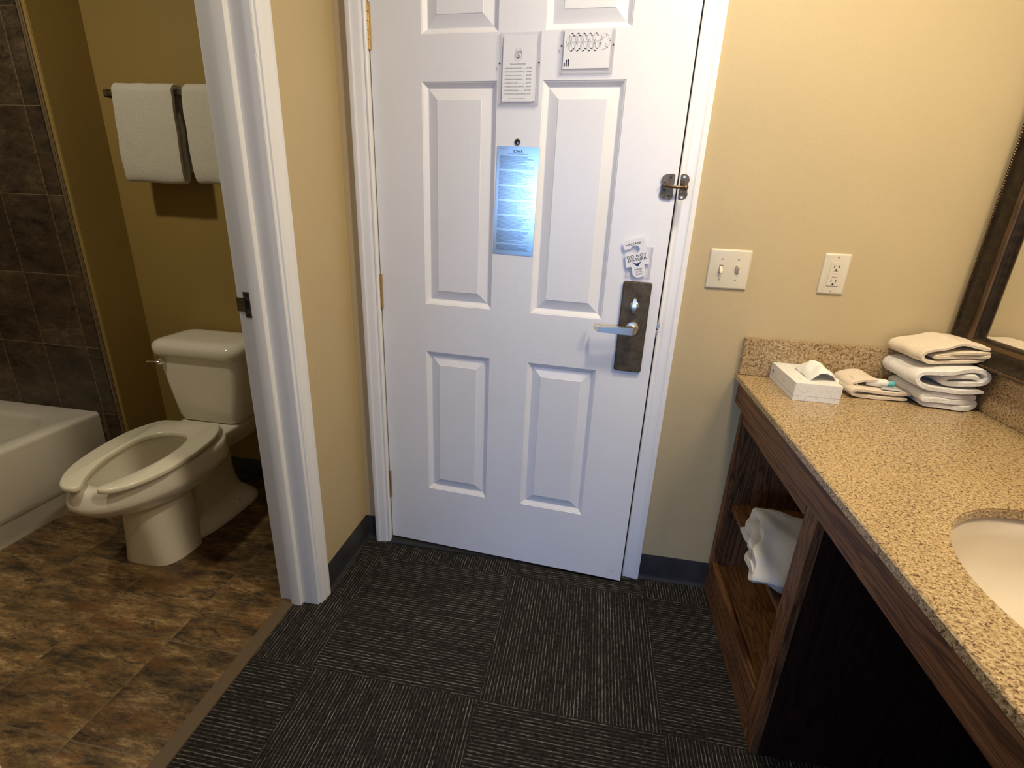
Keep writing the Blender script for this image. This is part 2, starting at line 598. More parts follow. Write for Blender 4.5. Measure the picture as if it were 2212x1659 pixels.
def prism(bm, poly, holes=(), axis='y', a0=0.0, a1=0.01):
    """extrude a 2D polygon (with holes) between a0 and a1 on axis. 2D coords are the two other axes in order"""
    def P(u, v, a):
        return {'y': (u, a, v), 'z': (u, v, a), 'x': (a, u, v)}[axis]
    for lev in (a0, a1):
        tmp = []
        for lp in [poly] + list(holes):
            vs = [bm.verts.new(P(u, v, lev)) for u, v in lp]
            es = [bm.edges.new((vs[i], vs[(i + 1) % len(vs)])) for i in range(len(vs))]
            tmp += es
        bmesh.ops.triangle_fill(bm, use_beauty=True, use_dissolve=False, edges=tmp)
    for lp in [poly] + list(holes):
        lo = [bm.verts.new(P(u, v, a0)) for u, v in lp]
        hi = [bm.verts.new(P(u, v, a1)) for u, v in lp]
        for i in range(len(lp)):
            j = (i + 1) % len(lp)
            bm.faces.new((lo[i], lo[j], hi[j], hi[i]))
    bmesh.ops.remove_doubles(bm, verts=bm.verts[:], dist=1e-6)
    return bm


def rrect(x0, x1, y0, y1, r, n=5):
    out = []
    for cx, cy, a0 in ((x1 - r, y1 - r, 0), (x0 + r, y1 - r, pi / 2), (x0 + r, y0 + r, pi), (x1 - r, y0 + r, 1.5 * pi)):
        for k in range(n + 1):
            a = a0 + pi / 2 * k / n
            out.append((cx + r * cos(a), cy + r * sin(a)))
    return out


def stroke(bm, pts, wdt, y, closed=False):
    """flat printed line on a plane facing -y, pts are (x, z)"""
    P = [Vector((p[0], p[1])) for p in pts]
    if closed:
        P.append(P[0])
    for a, b_ in zip(P, P[1:]):
        d = b_ - a
        if d.length < 1e-7:
            continue
        nn = Vector((-d.y, d.x)).normalized() * wdt / 2
        e = d.normalized() * wdt * 0.3
        q = [a - e + nn, a - e - nn, b_ + e - nn, b_ + e + nn]
        bm.faces.new([bm.verts.new((v.x, y, v.y)) for v in q])


def disc(bm, cx, cz, r, y, n=16, rz=None, a0=0, a1=2 * pi):
    rz = rz or r
    full = abs(a1 - a0 - 2 * pi) < 1e-6
    vs = [bm.verts.new((cx + r * cos(a0 + (a1 - a0) * i / n), y, cz + rz * sin(a0 + (a1 - a0) * i / n))) for i in range(n if full else n + 1)]
    bm.faces.new(vs)


def text(body, size, mat, parent, loc, name='printed_text', bold=0.0, align='CENTER', spacing=1.0, rot=0.0, sx=1.0):
    """flat lettering on a plane facing -y, made into a mesh"""
    cu = bpy.data.curves.new('lettering', 'FONT')
    cu.body = body
    cu.size = size
    cu.offset = bold
    cu.align_x = align
    cu.space_character = spacing
    cu.fill_mode = 'FRONT'
    to = bpy.data.objects.new('lettering', cu)
    COL.objects.link(to)
    bpy.context.view_layer.update()
    dg = bpy.context.evaluated_depsgraph_get()
    me = bpy.data.meshes.new_from_object(to.evaluated_get(dg))
    bpy.data.objects.remove(to)
    bpy.data.curves.remove(cu)
    me.transform(Matrix.Translation(loc) @ Matrix.Rotation(rot, 4, 'Y') @ Matrix.Rotation(pi / 2, 4, 'X') @ Matrix.Diagonal((sx, 1, 1, 1)))
    me.name = name
    me.materials.clear()
    me.materials.append(M[mat])
    o = bpy.data.objects.new(name, me)
    COL.objects.link(o)
    if parent is not None:
        o.parent = parent
    return o


def catmull(pts, per=6):
    P = [Vector(p) for p in pts]
    P = [P[0] * 2 - P[1]] + P + [P[-1] * 2 - P[-2]]
    out = []
    for i in range(1, len(P) - 2):
        for k in range(per):
            t_ = k / per
            p0, p1, p2, p3 = P[i - 1:i + 3]
            out.append(0.5 * ((2 * p1) + (-p0 + p2) * t_ + (2 * p0 - 5 * p1 + 4 * p2 - p3) * t_ ** 2 + (-p0 + 3 * p1 - 3 * p2 + p3) * t_ ** 3))
    out.append(P[-2])
    return out


def cloth(path, thick, width, origin, ang, amp=0.004, seed=0, per=6, nseg=22, endwob=0.006, zmin=None, big=0.0, skew=0.0, us=1.0):
    """thick soft cloth: 2D path (u, z) swept with thickness, extruded by width along the other ground axis.
    u runs along direction ang in the ground plane, width runs perpendicular to it."""
    pts = catmull([(p[0] * us, p[1]) for p in path], per)
    du = Vector((cos(ang), sin(ang), 0))
    dv = Vector((-sin(ang), cos(ang), 0))
    # cross-section in (thickness s, width v)
    sec = []
    h = thick / 2
    for k in range(nseg + 1):
        sec.append((h, -width / 2 + width * k / nseg))
    for a in (0.35, 0.0, -0.35):
        sec.append((h * 2 * a, width / 2 + h * 0.75))
    for k in range(nseg + 1):
        sec.append((-h, width / 2 - width * k / nseg))
    for a in (-0.35, 0.0, 0.35):
        sec.append((h * 2 * a, -width / 2 - h * 0.75))
    rings = []
    L = 0.0
    N_ = len(pts)
    for i, p in enumerate(pts):
        a = pts[max(i - 1, 0)]
        b_ = pts[min(i + 1, N_ - 1)]
        d = (b_ - a)
        d.normalize()
        nn = Vector((-d.y, d.x))
        if i:
            L += (pts[i] - pts[i - 1]).length
        endk = 1.0
        if i == 0 or i == N_ - 1:
            endk = 0.45
        elif i == 1 or i == N_ - 2:
            endk = 0.9
        ring = []
        for s_, v_ in sec:
            q = p + nn * s_ * endk
            wv = endwob * noise.noise(Vector((L * 14 + seed, seed * 3.1, 1.0 if v_ > 0 else 7.0))) * (abs(v_) / (width / 2)) ** 3
            vv_ = v_ + (wv if v_ > 0 else -wv) + skew * q.x
            co = Vector(origin) + du * q.x + dv * vv_ + Vector((0, 0, q.y))
            f = noise.noise_vector(Vector((q.x * 22, vv_ * 22, q.y * 22 + seed)))
            g = noise.noise_vector(Vector((q.x * 8 + 3, vv_ * 8, q.y * 8 + seed)))
            co += Vector((f.x, f.y, f.z)) * amp + Vector((g.x, g.y, g.z)) * big
            if zmin is not None:
                co.z = max(co.z, zmin)
            ring.append(co)
        rings.append(ring)
    bm = B()
    loft(bm, rings)
    return bm

# ================================================================== SETTING
XL, XR = -0.103, 1.775          # entry corridor side walls
YB, YE = 0.300, 0.104           # bathroom towel wall, tub end wall
H = 2.44
DTH, DY = 0.0781, 0.0174        # entry door swing and face offset

bm = B()
box(bm, -0.185, 2.2, -6.0, 0.16, -0.05, 0.0)
box(bm, -4.0, -0.185, -6.0, -1.6, -0.05, 0.0)
struct('floor', bm, 'carpet', 'dark grey striped carpet tiles laid quarter turned', 'floor', sm=0)
struct('floor_bathroom', cbox(-2.3, -0.229, -1.6, 0.40, -0.05, 0.0), 'floor_tile', 'brown mottled stone-look tile floor of the bathroom', 'floor', sm=0)
bm = B()
box(bm, -0.229, -0.185, -1.22, -0.372, -0.04, 0.004, 0.0015)
struct('trim_threshold', bm, 'strip', 'tan vinyl strip between bathroom tile and carpet', 'threshold strip')
struct('trim_saddle', cbox(0.0, 0.9165, -0.022, 0.12, -0.01, 0.006, 0.002), 'dark', 'dark metal saddle under the white entry door', 'threshold')

# entry wall with the door opening
bm = B()
box(bm, XL, -0.0215, 0, 0.14, 0, H)
box(bm, 0.9375, 2.0, 0, 0.14, 0, H)
box(bm, -0.0215, 0.9375, 0, 0.14, 2.075, H)
struct('wall_back', bm, 'wall', 'yellow painted wall around the white entry door', 'wall', sm=0)
struct('wall_dark_backing', cbox(-0.10, 2.0, 0.155, 0.2, 0, H), 'dark', 'near-black sheet behind the entry door standing in for the unlit corridor', 'wall', sm=0)  # sheet coloured near-black so the door gap shows the corridor's darkness
struct('wall_right', cbox(XR, XR + 0.12, -6.0, 0, 0, H), 'wall', 'yellow wall behind the vanity mirror', 'wall', sm=0)
# partition between corridor and bathroom: two finishes, opening from -0.382 to -1.20
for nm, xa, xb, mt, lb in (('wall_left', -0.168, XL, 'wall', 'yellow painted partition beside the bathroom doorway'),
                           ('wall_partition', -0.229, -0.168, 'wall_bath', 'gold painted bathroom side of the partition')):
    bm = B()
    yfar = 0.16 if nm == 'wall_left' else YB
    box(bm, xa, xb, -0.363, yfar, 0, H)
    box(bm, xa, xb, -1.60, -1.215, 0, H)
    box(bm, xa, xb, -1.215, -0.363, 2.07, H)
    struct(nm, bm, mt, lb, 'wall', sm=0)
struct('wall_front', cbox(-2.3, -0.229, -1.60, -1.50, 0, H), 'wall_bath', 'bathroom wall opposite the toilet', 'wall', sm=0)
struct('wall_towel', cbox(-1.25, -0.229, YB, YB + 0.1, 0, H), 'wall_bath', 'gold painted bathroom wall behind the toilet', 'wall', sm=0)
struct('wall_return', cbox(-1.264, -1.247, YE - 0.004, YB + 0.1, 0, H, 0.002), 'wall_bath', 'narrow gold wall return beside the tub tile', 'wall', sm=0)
bm = B()
box(bm, -2.3, -1.281, YE - 0.010, YB + 0.1, 0, H)
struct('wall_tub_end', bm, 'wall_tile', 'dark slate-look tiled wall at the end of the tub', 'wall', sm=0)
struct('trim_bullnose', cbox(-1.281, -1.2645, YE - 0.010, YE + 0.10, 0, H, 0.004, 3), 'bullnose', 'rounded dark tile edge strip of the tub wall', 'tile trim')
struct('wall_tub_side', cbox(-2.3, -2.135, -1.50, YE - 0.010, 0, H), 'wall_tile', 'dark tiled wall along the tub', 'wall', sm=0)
# living room end behind the camera, with a wide window opening
bm = B()
box(bm, -4.0, -1.85, -6.1, -6.0, 0, H)
box(bm, 1.05, 2.0, -6.1, -6.0, 0, H)
box(bm, -1.85, 1.05, -6.1, -6.0, 0, 1.05)
box(bm, -1.85, 1.05, -6.1, -6.0, 1.85, H)
struct('wall_front_window', bm, 'wall', 'yellow wall around the living room window', 'wall', sm=0)
struct('wall_far_left', cbox(-4.1, -4.0, -6.0, -1.6, 0, H), 'wall', 'far left wall of the living room', 'wall', sm=0)
struct('wall_light_block', cbox(0.93, XR, -2.75, -1.96, 0, H), 'wall', 'added full height block out of view, shading the vanity from the window', 'wall', sm=0)  # added unseen block, keeps window light off the vanity knee space
struct('wall_living', cbox(-4.0, -2.3, -1.6, -1.5, 0, H), 'wall', 'living room wall backing the bathroom', 'wall', sm=0)
struct('ceiling', cbox(-4.1, 2.0, -6.1, 0.40, H, H + 0.05), 'ceiling', 'white ceiling', 'ceiling', sm=0)


# --- rubber cove base (profile swept along a wall)
def cove(bm, p0, p1, nrm, h=0.104):
    """p0->p1 along the wall foot, nrm points into the room"""
    prof = [(0.0, 0.0), (0.013, 0.0), (0.0125, 0.003), (0.007, 0.008), (0.0045, 0.018), (0.004, h - 0.004), (0.0025, h), (0.0, h)]
    n_ = Vector(nrm)
    loft(bm, [[Vector((p[0], p[1], 0)) + n_ * a + Vector((0, 0, z)) for a, z in prof] for p in (p0, p1)])


bm = B()
cove(bm, (XL, -0.315), (XL, -0.0), (1, 0, 0))
struct('baseboard_left', bm, 'base', 'dark rubber cove base left of the entry door', 'baseboard')
bm = B()
cove(bm, (XL, 0), (-0.056, 0), (0, -1, 0))
cove(bm, (0.978, 0), (1.216, 0), (0, -1, 0))
struct('baseboard_back', bm, 'base', 'dark rubber cove base between the entry door and the vanity', 'baseboard')
bm = B()
cove(bm, (1.24, 0), (XR, 0), (0, -1, 0))
cove(bm, (XR, 0), (XR, -2.4), (-1, 0, 0))
struct('baseboard_right', bm, 'base', 'dark rubber cove base under the vanity', 'baseboard')
bm = B()
cove(bm, (-1.25, YB), (-0.229, YB), (0, -1, 0))
cove(bm, (-0.229, -0.36), (-0.229, YB), (-1, 0, 0))
cove(bm, (-1.25, YE + 0.1), (-1.25, YB), (1, 0, 0))
struct('baseboard_bathroom', bm, 'base', 'dark rubber cove base behind the toilet', 'baseboard')

# --- casings: profile across the width (offset from inner edge, height off wall)
CAS = [(0, 0), (0, .0085), (.003, .0110), (.0075, .0110), (.009, .0090), (.0125, .0105), (.0155, .0135), (.020, .0145), (.036, .0150), (.0415, .0165), (.0435, .0182), (.0535, .0182), (.0575, .0165), (.0582, 0)]


def casing_leg(bm, inner, side, z1, plane='y', face=0.0, wdir=-1, ka=1.0, kh=1.0):
    """vertical casing. side=+1 grows to +axis from inner edge. wdir: direction off the wall"""
    rings = []
    for z in (0.0, z1):
        rings.append([((inner + side * a * ka, face + wdir * h * kh, z) if plane == 'y' else (face + wdir * h * kh, inner + side * a * ka, z)) for a, h in CAS])
    loft(bm, rings)


bm = B()
casing_leg(bm, 0.0015, -1, 2.11)
casing_leg(bm, 0.9185, 1, 2.11)
rings = [[(x, -h, 2.055 + a) for a, h in CAS] for x in (-0.055, 0.975)]
loft(bm, rings)
casing = struct('trim_entry_casing', bm, 'trim', 'white moulded casing and jambs around the entry door', 'door frame')
bm = B()
box(bm, -0.0215, -0.0035, 0.0, 0.14, 0, 2.075)
box(bm, 0.9195, 0.9375, 0.0, 0.14, 0, 2.075)
box(bm, -0.0035, 0.9195, 0.0, 0.14, 2.055, 2.075)
box(bm, 0.906, 0.9195, 0.070, 0.11, 0, 2.055, 0.002)
struct('jamb', bm, 'trim', '', '', casing)
obj('strike_plate', box(box(B(), 0.9165, 0.9196, 0.012, 0.045, 0.925, 0.998, 0.001), 0.9160, 0.9196, -0.004, 0.012, 0.945, 0.978, 0.001), 'guardbronze', casing)

# bathroom doorway: jamb, stop, casings on both faces
bm = B()
casing_leg(bm, -0.366, 1, 2.12, 'x', XL, 1, 0.86, 0.72)
casing_leg(bm, -1.211, -1, 2.12, 'x', XL, 1, 0.86, 0.72)
loft(bm, [[(XL + h * 0.72, y, 2.075 + a * 0.86) for a, h in CAS] for y in (-1.261, -0.316)])
bc = struct('trim_bathroom_casing', bm, 'trim', 'white moulded casing and jamb of the bathroom doorway', 'door frame')
bm = B()
box(bm, -0.2415, XL + 0.001, -0.377, -0.362, 0, 2.075, 0.0015)
box(bm, -0.2365, XL + 0.001, -1.215, -1.200, 0, 2.075, 0.0015)
box(bm, -0.2365, XL + 0.001, -1.20, -0.377, 2.06, 2.075, 0.0015)
struct('jamb', bm, 'trim', '', '', bc)
bm = B()
poly = [(-0.158, -0.377), (-0.158, -0.388), (-0.1595, -0.3915), (-0.161, -0.3925), (-0.190, -0.3925), (-0.1925, -0.3915), (-0.194, -0.389), (-0.194, -0.377)]
prism(bm, poly, axis='z', a0=0.0, a1=2.06)
poly2 = [(x, -1.577 - y) for x, y in poly][::-1]
prism(bm, poly2, axis='z', a0=0.0, a1=2.06)
struct('door_stop', bm, 'trim', '', '', bc)
bm = B()
loft(bm, [[(-0.229 - h, -0.370 + a, z) for a, h in CAS] for z in (0, 2.1)])
struct('inner_casing', bm, 'trim', '', '', bc)
# strike plate of the bathroom door: T-shaped with curled lip
bm = B()
prism(bm, [(-0.2215, 0.975), (-0.2035, 0.975), (-0.2035, 1.045), (-0.2215, 1.045)], [[(-0.2165, 0.997), (-0.2035 - 0.002, 0.997), (-0.2035 - 0.002, 1.024), (-0.2165, 1.024)]], 'y', -0.3785, -0.3772)
box(bm, -0.240, -0.2165, -0.3800, -0.3772, 0.992, 1.029, 0.001)
box(bm, -0.243, -0.2385, -0.3800, -0.366, 0.992, 1.029, 0.0015)
sp = obj('strike_plate', bm, 'bronze', bc)
bm = B()
box(bm, -0.216, -0.2045, -0.3782, -0.3773, 0.998, 1.023)
for z in (0.983, 1.037):
    lathe(bm, [(0.0035, 0), (0.0035, -0.0012), (0.001, -0.0016)], 'y', (-0.211, -0.3786, z), 12)
obj('strike_opening', bm, 'hole', sp)

# ================================================================== ENTRY DOOR
W = 0.911
ZT = 2.045
cx_ = [0.0, 0.1602, 0.3881, 0.5195, 0.7455, W]
cz_ = [0.012, 0.2634, 0.8084, 0.9737, 1.6224, 1.7390, 1.9180, ZT]
bm = B()


def quad(bm, pts, mi):
    f = bm.faces.new([bm.verts.new(p) for p in pts])
    f.material_index = mi


for i in range(5):
    for j in range(7):
        x0, x1, z0, z1 = cx_[i], cx_[i + 1], cz_[j], cz_[j + 1]
        if i in (1, 3) and j in (1, 3, 5):
            steps = [(0, 0), (.0018, .0022), (.0035, .0026), (.0148, .0125), (.0168, .0129), (.0450, .0030), (.0465, .0018)]
            prev = None
            for ins, dep in steps:
                r = [(x0 + ins, dep, z0 + ins), (x1 - ins, dep, z0 + ins), (x1 - ins, dep, z1 - ins), (x0 + ins, dep, z1 - ins)]
                if prev:
                    for k in range(4):
                        l_ = (k + 1) % 4
                        quad(bm, [prev[k], prev[l_], r[l_], r[k]], 0 if k in (1, 3) else 1)
                prev = r
            quad(bm, prev, 0)
        else:
            quad(bm, [(x0, 0, z0), (x1, 0, z0), (x1, 0, z1), (x0, 0, z1)], 1 if (i in (1, 3)) else 0)
# edges and back
quad(bm, [(0, 0, .012), (0, 0, ZT), (0, .044, ZT), (0, .044, .012)], 0)
quad(bm, [(W, 0, .012), (W, 0, ZT), (W, .044, ZT), (W, .044, .012)], 0)
quad(bm, [(0, 0, .012), (W, 0, .012), (W, .044, .012), (0, .044, .012)], 1)
quad(bm, [(0, 0, ZT), (W, 0, ZT), (W, .044, ZT), (0, .044, ZT)], 1)
quad(bm, [(0, .044, .012), (W, .044, .012), (W, .044, ZT), (0, .044, ZT)], 0)
bmesh.ops.remove_doubles(bm, verts=bm.verts[:], dist=1e-5)
door = struct('door_1', bm, ['door_v', 'door_h'], 'white six-panel entry door standing slightly ajar', 'door', sm=18)
door.location = (0, DY, 0)
door.rotation_euler = (0, 0, -DTH)


def dpt(a, z, off=0.0):
    """point on the door face, off metres in front of it"""
    return (a * cos(DTH) - off * sin(DTH), DY - a * sin(DTH) - off * cos(DTH), z)


def on_door(name, label, cat, a, z, off=0.0, group=None):
    return thing(name, label, cat, dpt(a, z, off), -DTH, group)


# hinges
for z0, nm in ((1.7049, 0), (0.9441, 1), (0.1956, 2)):
    bm = B()
    hl = 0.116
    for k in range(5):
        lathe(bm, [(0.004, 0), (0.0072, 0.0006), (0.0072, hl / 5 - 0.0012), (0.004, hl / 5 - 0.0006)], 'z', (-0.0065, -0.0085, z0 + k * hl / 5), 14)
    for s_, zz in ((-1, z0), (1, z0 + hl)):
        lathe(bm, [(0.0062, 0), (0.0066, s_ * 0.002), (0.003, s_ * 0.005)], 'z', (-0.0065, -0.0085, zz), 14)
    box(bm, -0.001, 0.0065, -0.0050, -0.0002, z0, z0 + hl, 0.0005)
    obj('hinge', bm, 'hinge', door)
# lock escutcheon
bm = B()
box(bm, 0.7985, 0.8820, -0.011, -0.0002, 0.8185, 1.0975, 0.0035, 3)
plate = obj('lock_plate', bm, 'bronze', door)
bm = B()
lathe(bm, [(0.0105, 0), (0.0105, -0.030), (0.0095, -0.036)], 'y', (0.8400, -0.0108, 0.958), 20)
lathe(bm, [(0.020, 0), (0.019, -0.003), (0.012, -0.006)], 'y', (0.8400, -0.0108, 0.958), 24)
# lever blade: flat, tapering, with a bevelled return at the tip
rings = []
for x, z0, z1, y0, y1 in [(0.8540, .9515, .9625, -.046, -.052), (0.851, .9465, .9675, -.044, -.055), (0.840, .9440, .9700, -.043, -.057), (0.80, .9445, .9680, -.044, -.057), (0.755, .9450, .9640, -.046, -.057), (0.742, .9440, .9635, -.044, -.057), (0.7270, .9475, .9635, -.022, -.034), (0.7240, .9490, .9620, -.018, -.026)]:
    rings.append([(x, y0, z0), (x, y1, z0 + .0015), (x, y1, z1 - .0015), (x, y0, z1)])
loft(bm, rings)
obj('door_handle', bm, 'nickel', plate, 40)
bm = B()
lathe(bm, [(0.0135, 0), (0.013, -0.003), (0.009, -0.006)], 'y', (0.8385, -0.0108, 1.027), 20)
rings = []
for z, hw, y1 in [(1.004, .0035, -.018), (1.008, .0062, -.026), (1.020, .0065, -.029), (1.034, .0052, -.027), (1.047, .0046, -.024), (1.050, .0035, -.020)]:
    rings.append([(0.8385 - hw, -.0145, z), (0.8385 - hw, y1, z), (0.8385 + hw, y1, z), (0.8385 + hw, -.0145, z)])
loft(bm, rings)
obj('thumb_turn', bm, 'nickel', plate, 40)
bm = B()
box(bm, W - 0.0005, W + 0.0015, 0.010, 0.036, 0.930, 0.990, 0.0005)
box(bm, W, W + 0.010, 0.016, 0.030, 0.958, 0.974, 0.001)
box(bm, W, W + 0.008, 0.017, 0.029, 0.942, 0.952, 0.001)
obj('latch', bm, 'nickel', door)
# peephole
bm = B()
prof = [(0.0088, 0), (0.0088, -0.0016), (0.0062, -0.0022), (0.0058, 0.004), (0.0001, 0.0045)]
lathe(bm, prof, 'y', (0.4544, -0.0002, 1.4672), 28)
ph = obj('peephole', bm, 'guardbronze', door)
bm = B()
lathe(bm, [(0.0056, 0), (0.0050, -0.0006), (0.0001, -0.0010)], 'y', (0.4544, -0.0018, 1.4672), 20)
obj('peephole_lens', bm, new_mat('lens_glass_dark', 0.05, (0.02, 0.012, 0.012))[0], ph)
# scuff mark near the foot and tiny fixing hole
bm = B()
for a_, z_, r_ in ((0.874, 0.0478, 0.0022), (0.8765, 0.0470, 0.0016), (0.863, 0.0478, 0.0010), (0.8775, 0.0462, 0.0010)):
    disc(bm, a_, z_, r_ * 1.3, -0.0004, 9, r_ * 0.7)
obj('scuff_mark', bm, 'greyink', door)

# ---- swing bar door guard on the latch edge
g = on_door('door_guard', 'aged brass swing bar door guard closed across the latch edge of the white door', 'door guard', 0.885, 1.361, 0.0)


def lobed(x0, x1, z0, z1):
    zc = (z0 + z1) / 2
    return [(x1, z0 + .004), (x1, zc - .008), (x1 - .004, zc), (x1, zc + .008), (x1, z1 - .004), (x1 - .004, z1), (x0 + .012, z1 - .001), (x0 + .004, z1 - .006), (x0, z1 - .015), (x0 + .003, zc + .009), (x0 + .0005, zc), (x0 + .003, zc - .009), (x0, z0 + .015), (x0 + .004, z0 + .006), (x0 + .012, z0 + .001), (x1 - .004, z0)]


bm = B()
prism(bm, lobed(-0.017, 0.019, -0.0335, 0.0335), (), 'y', -0.0045, -0.0003)
dp = obj('door_plate', bm, 'guardbronze', g)
for zz in (-0.024, -0.009, 0.010, 0.024):
    obj('screw', lathe(B(), [(0.0034, 0), (0.0034, -0.0006), (0.001, -0.0010)], 'y', (-0.0065 if abs(zz) < .02 else 0.008, -0.0046, zz), 10), 'dark', dp)
bm = B()
tube(bm, [(-0.012, -0.010, 0.004), (0.0, -0.015, 0.002), (0.020, -0.017, 0.000), (0.036, -0.016, -0.001), (0.044, -0.016, -0.001), (0.047, -0.016, -0.001), (0.052, -0.016, -0.001), (0.055, -0.016, -0.001)],
     [0.0020, 0.0040, 0.0046, 0.0036, 0.0034, 0.0062, 0.0062, 0.003], 14)
lathe(bm, [(0.005, 0), (0.005, -0.012), (0.003, -0.014)], 'y', (-0.008, -0.003, 0.004), 12)
obj('swing_bar', bm, 'guardbronze', g)
bm = B()
pts_ = [(0.056 - (p[0] + 0.017) * 0.90, p[1]) for p in lobed(-0.017, 0.010, -0.034, 0.034)]
prism(bm, pts_, (), 'y', -0.0065 + 0.0, 0.001)
fp = obj('frame_plate', bm, 'guardbronze', g)
fp.location = (0.002, 0.0, 0)
bm = B()
box(bm, 0.033, 0.041, -0.018, -0.006, -0.016, -0.010, 0.001)
box(bm, 0.033, 0.041, -0.018, -0.006, 0.008, 0.013, 0.001)
tube(bm, [(0.037, -0.014, -0.0185), (0.037, -0.014, 0.016)], 0.0032, 10)
obj('catch', bm, 'guardbronze', fp)
for zz in (-0.026, 0.026):
    obj('screw', lathe(B(), [(0.0038, 0), (0.0038, -0.0006), (0.001, -0.0010)], 'y', (0.042, -0.0066, zz), 10), 'nickel', fp)

# ---- things on the door ------------------------------------------------------
# rate card in clear holder
t1 = on_door('rate_card_holder', 'tall clear acrylic holder with the price list, screwed to the door above the peephole', 'sign holder', 0.4520, 1.5590, 0.0)
hw_, hh_ = 0.0585, 0.177
bm = B()
box(bm, -hw_, hw_, -0.0030, -0.0004, 0, hh_, 0.0006)
for s_ in (-1, 1):
    xa, xb = sorted((s_ * hw_, s_ * (hw_ - 0.0075)))
    box(bm, xa, xb, -0.0085, -0.0030, 0, hh_, 0.0008)
box(bm, -hw_ + .0075, hw_ - .0075, -0.0085, -0.0030, 0, 0.0045, 0.0006)
box(bm, -hw_ + .0075, hw_ - .0075, -0.0085, -0.0070, 0.0045, 0.014, 0.0005)
obj('clear_holder', bm, 'acrylic', t1)
for s_ in (-1, 1):
    obj('screw', lathe(B(), [(0.0024, 0), (0.0024, -0.0012), (0.0008, -0.0018)], 'y', (s_ * 0.0555, -0.0086, 0.103), 10), 'tinyscrew', t1)
bm = B()
box(bm, -0.046, 0.048, -0.0042, -0.0034, 0.012, 0.170)
obj('backing_sheet', bm, M['paper'], t1)
bm = B()
box(bm, -0.0475, 0.040, -0.0050, -0.0045, 0.010, 0.149)
pc = obj('price_list', bm, 'card', t1)
yy = -0.0053
bm = B()
ring_ = [(-0.0045 + 0.0125 * sin(a) * (0.9 + 0.1 * cos(2 * a)), 0.124 + 0.0155 * cos(a)) for a in [2 * pi * k / 28 for k in range(28)]]
stroke(bm, ring_, 0.0004, yy, True)
ring_ = [(-0.0045 + 0.0090 * sin(a), 0.124 + 0.0112 * cos(a)) for a in [2 * pi * k / 24 for k in range(24)]]
stroke(bm, ring_, 0.0003, yy, True)
disc(bm, -0.0045, 0.1190, 0.0058, yy, 12, 0.0042, pi, 2 * pi)
for dx in (-0.006, -0.002, 0.002, 0.006):
    stroke(bm, [(-0.0045 + dx - 0.002, 0.120), (-0.0045 + dx, 0.1285), (-0.0045 + dx + 0.0016, 0.1325), (-0.0045 + dx + 0.003, 0.1270)], 0.0008, yy)
stroke(bm, [(-0.0115, 0.1205), (-0.0045, 0.1245), (0.0025, 0.1205)], 0.0007, yy)
obj('round_logo', bm, 'greyink', pc)
text('Maximum Nightly Rates', 0.0046, 'greyink', pc, (-0.0045, yy, 0.1005))
rows = [('Double Queen Hotel Room', '$179.00'), ('Double Queen Lakefront Room', '$199.00'), ('One Bedroom Condo Suite', '$219.00'), ('One Bedroom Suite Lakefront', '$249.00'),
        ('Two Bedroom Condo', '$319.00'), ('Two Bedroom Condo Lakefront', '$409.00'), ('Three Bedroom Condo', '$1,177.00'), ('Three Bedroom Condo Lakefront', '$1,377.00')]
for k, (a_, p_) in enumerate(rows):
    z_ = 0.0910 - k * 0.00895
    text(a_, 0.0042, 'greyink', pc, (-0.0410, yy, z_), align='LEFT')
    text(p_, 0.0042, 'greyink', pc, (0.0345, yy, z_), align='RIGHT')
    xs_ = -0.041 + len(a_) * 0.00208 + 0.002
    bm = B()
    while xs_ < 0.019:
        disc(bm, xs_, z_ + 0.0004, 0.00028, yy, 6)
        xs_ += 0.0016
    if len(bm.verts):
        obj('dot_leader', bm, 'greyink', pc)
    else:
        bm.free()
text('Rates vary daily by Bridges Bay', 0.0038, 'greyink', pc, (-0.0045, yy, 0.0170))

# floor plan in clear holder
t2 = on_door('floor_plan_holder', 'wide clear acrylic holder with the floor plan, screwed to the upper right of the door', 'sign holder', 0.6345, 1.6345, 0.0)
hw_, hh_ = 0.0715, 0.103
bm = B()
box(bm, -hw_, hw_, -0.0030, -0.0004, 0, hh_, 0.0006)
for s_ in (-1, 1):
    xa, xb = sorted((s_ * hw_, s_ * (hw_ - 0.0085)))
    box(bm, xa, xb, -0.0085, -0.0030, 0, hh_, 0.0008)
box(bm, -hw_ + .0085, hw_ - .0085, -0.0085, -0.0030, 0, 0.0045, 0.0006)
box(bm, -hw_ + .0085, hw_ - .0085, -0.0085, -0.0070, 0.0045, 0.0125, 0.0005)
obj('clear_holder', bm, 'acrylic', t2)
for s_ in (-1, 1):
    obj('screw', lathe(B(), [(0.0024, 0), (0.0024, -0.0012), (0.0008, -0.0018)], 'y', (s_ * 0.068, -0.0086, 0.065), 10), 'tinyscrew', t2)
bm = B()
box(bm, -0.0625, 0.0625, -0.0048, -0.0042, 0.0135, 0.1035)
pp = obj('floor_plan', bm, 'card', t2)
bm = B()
yy = -0.0051
random.seed(5)
zc = 0.0735
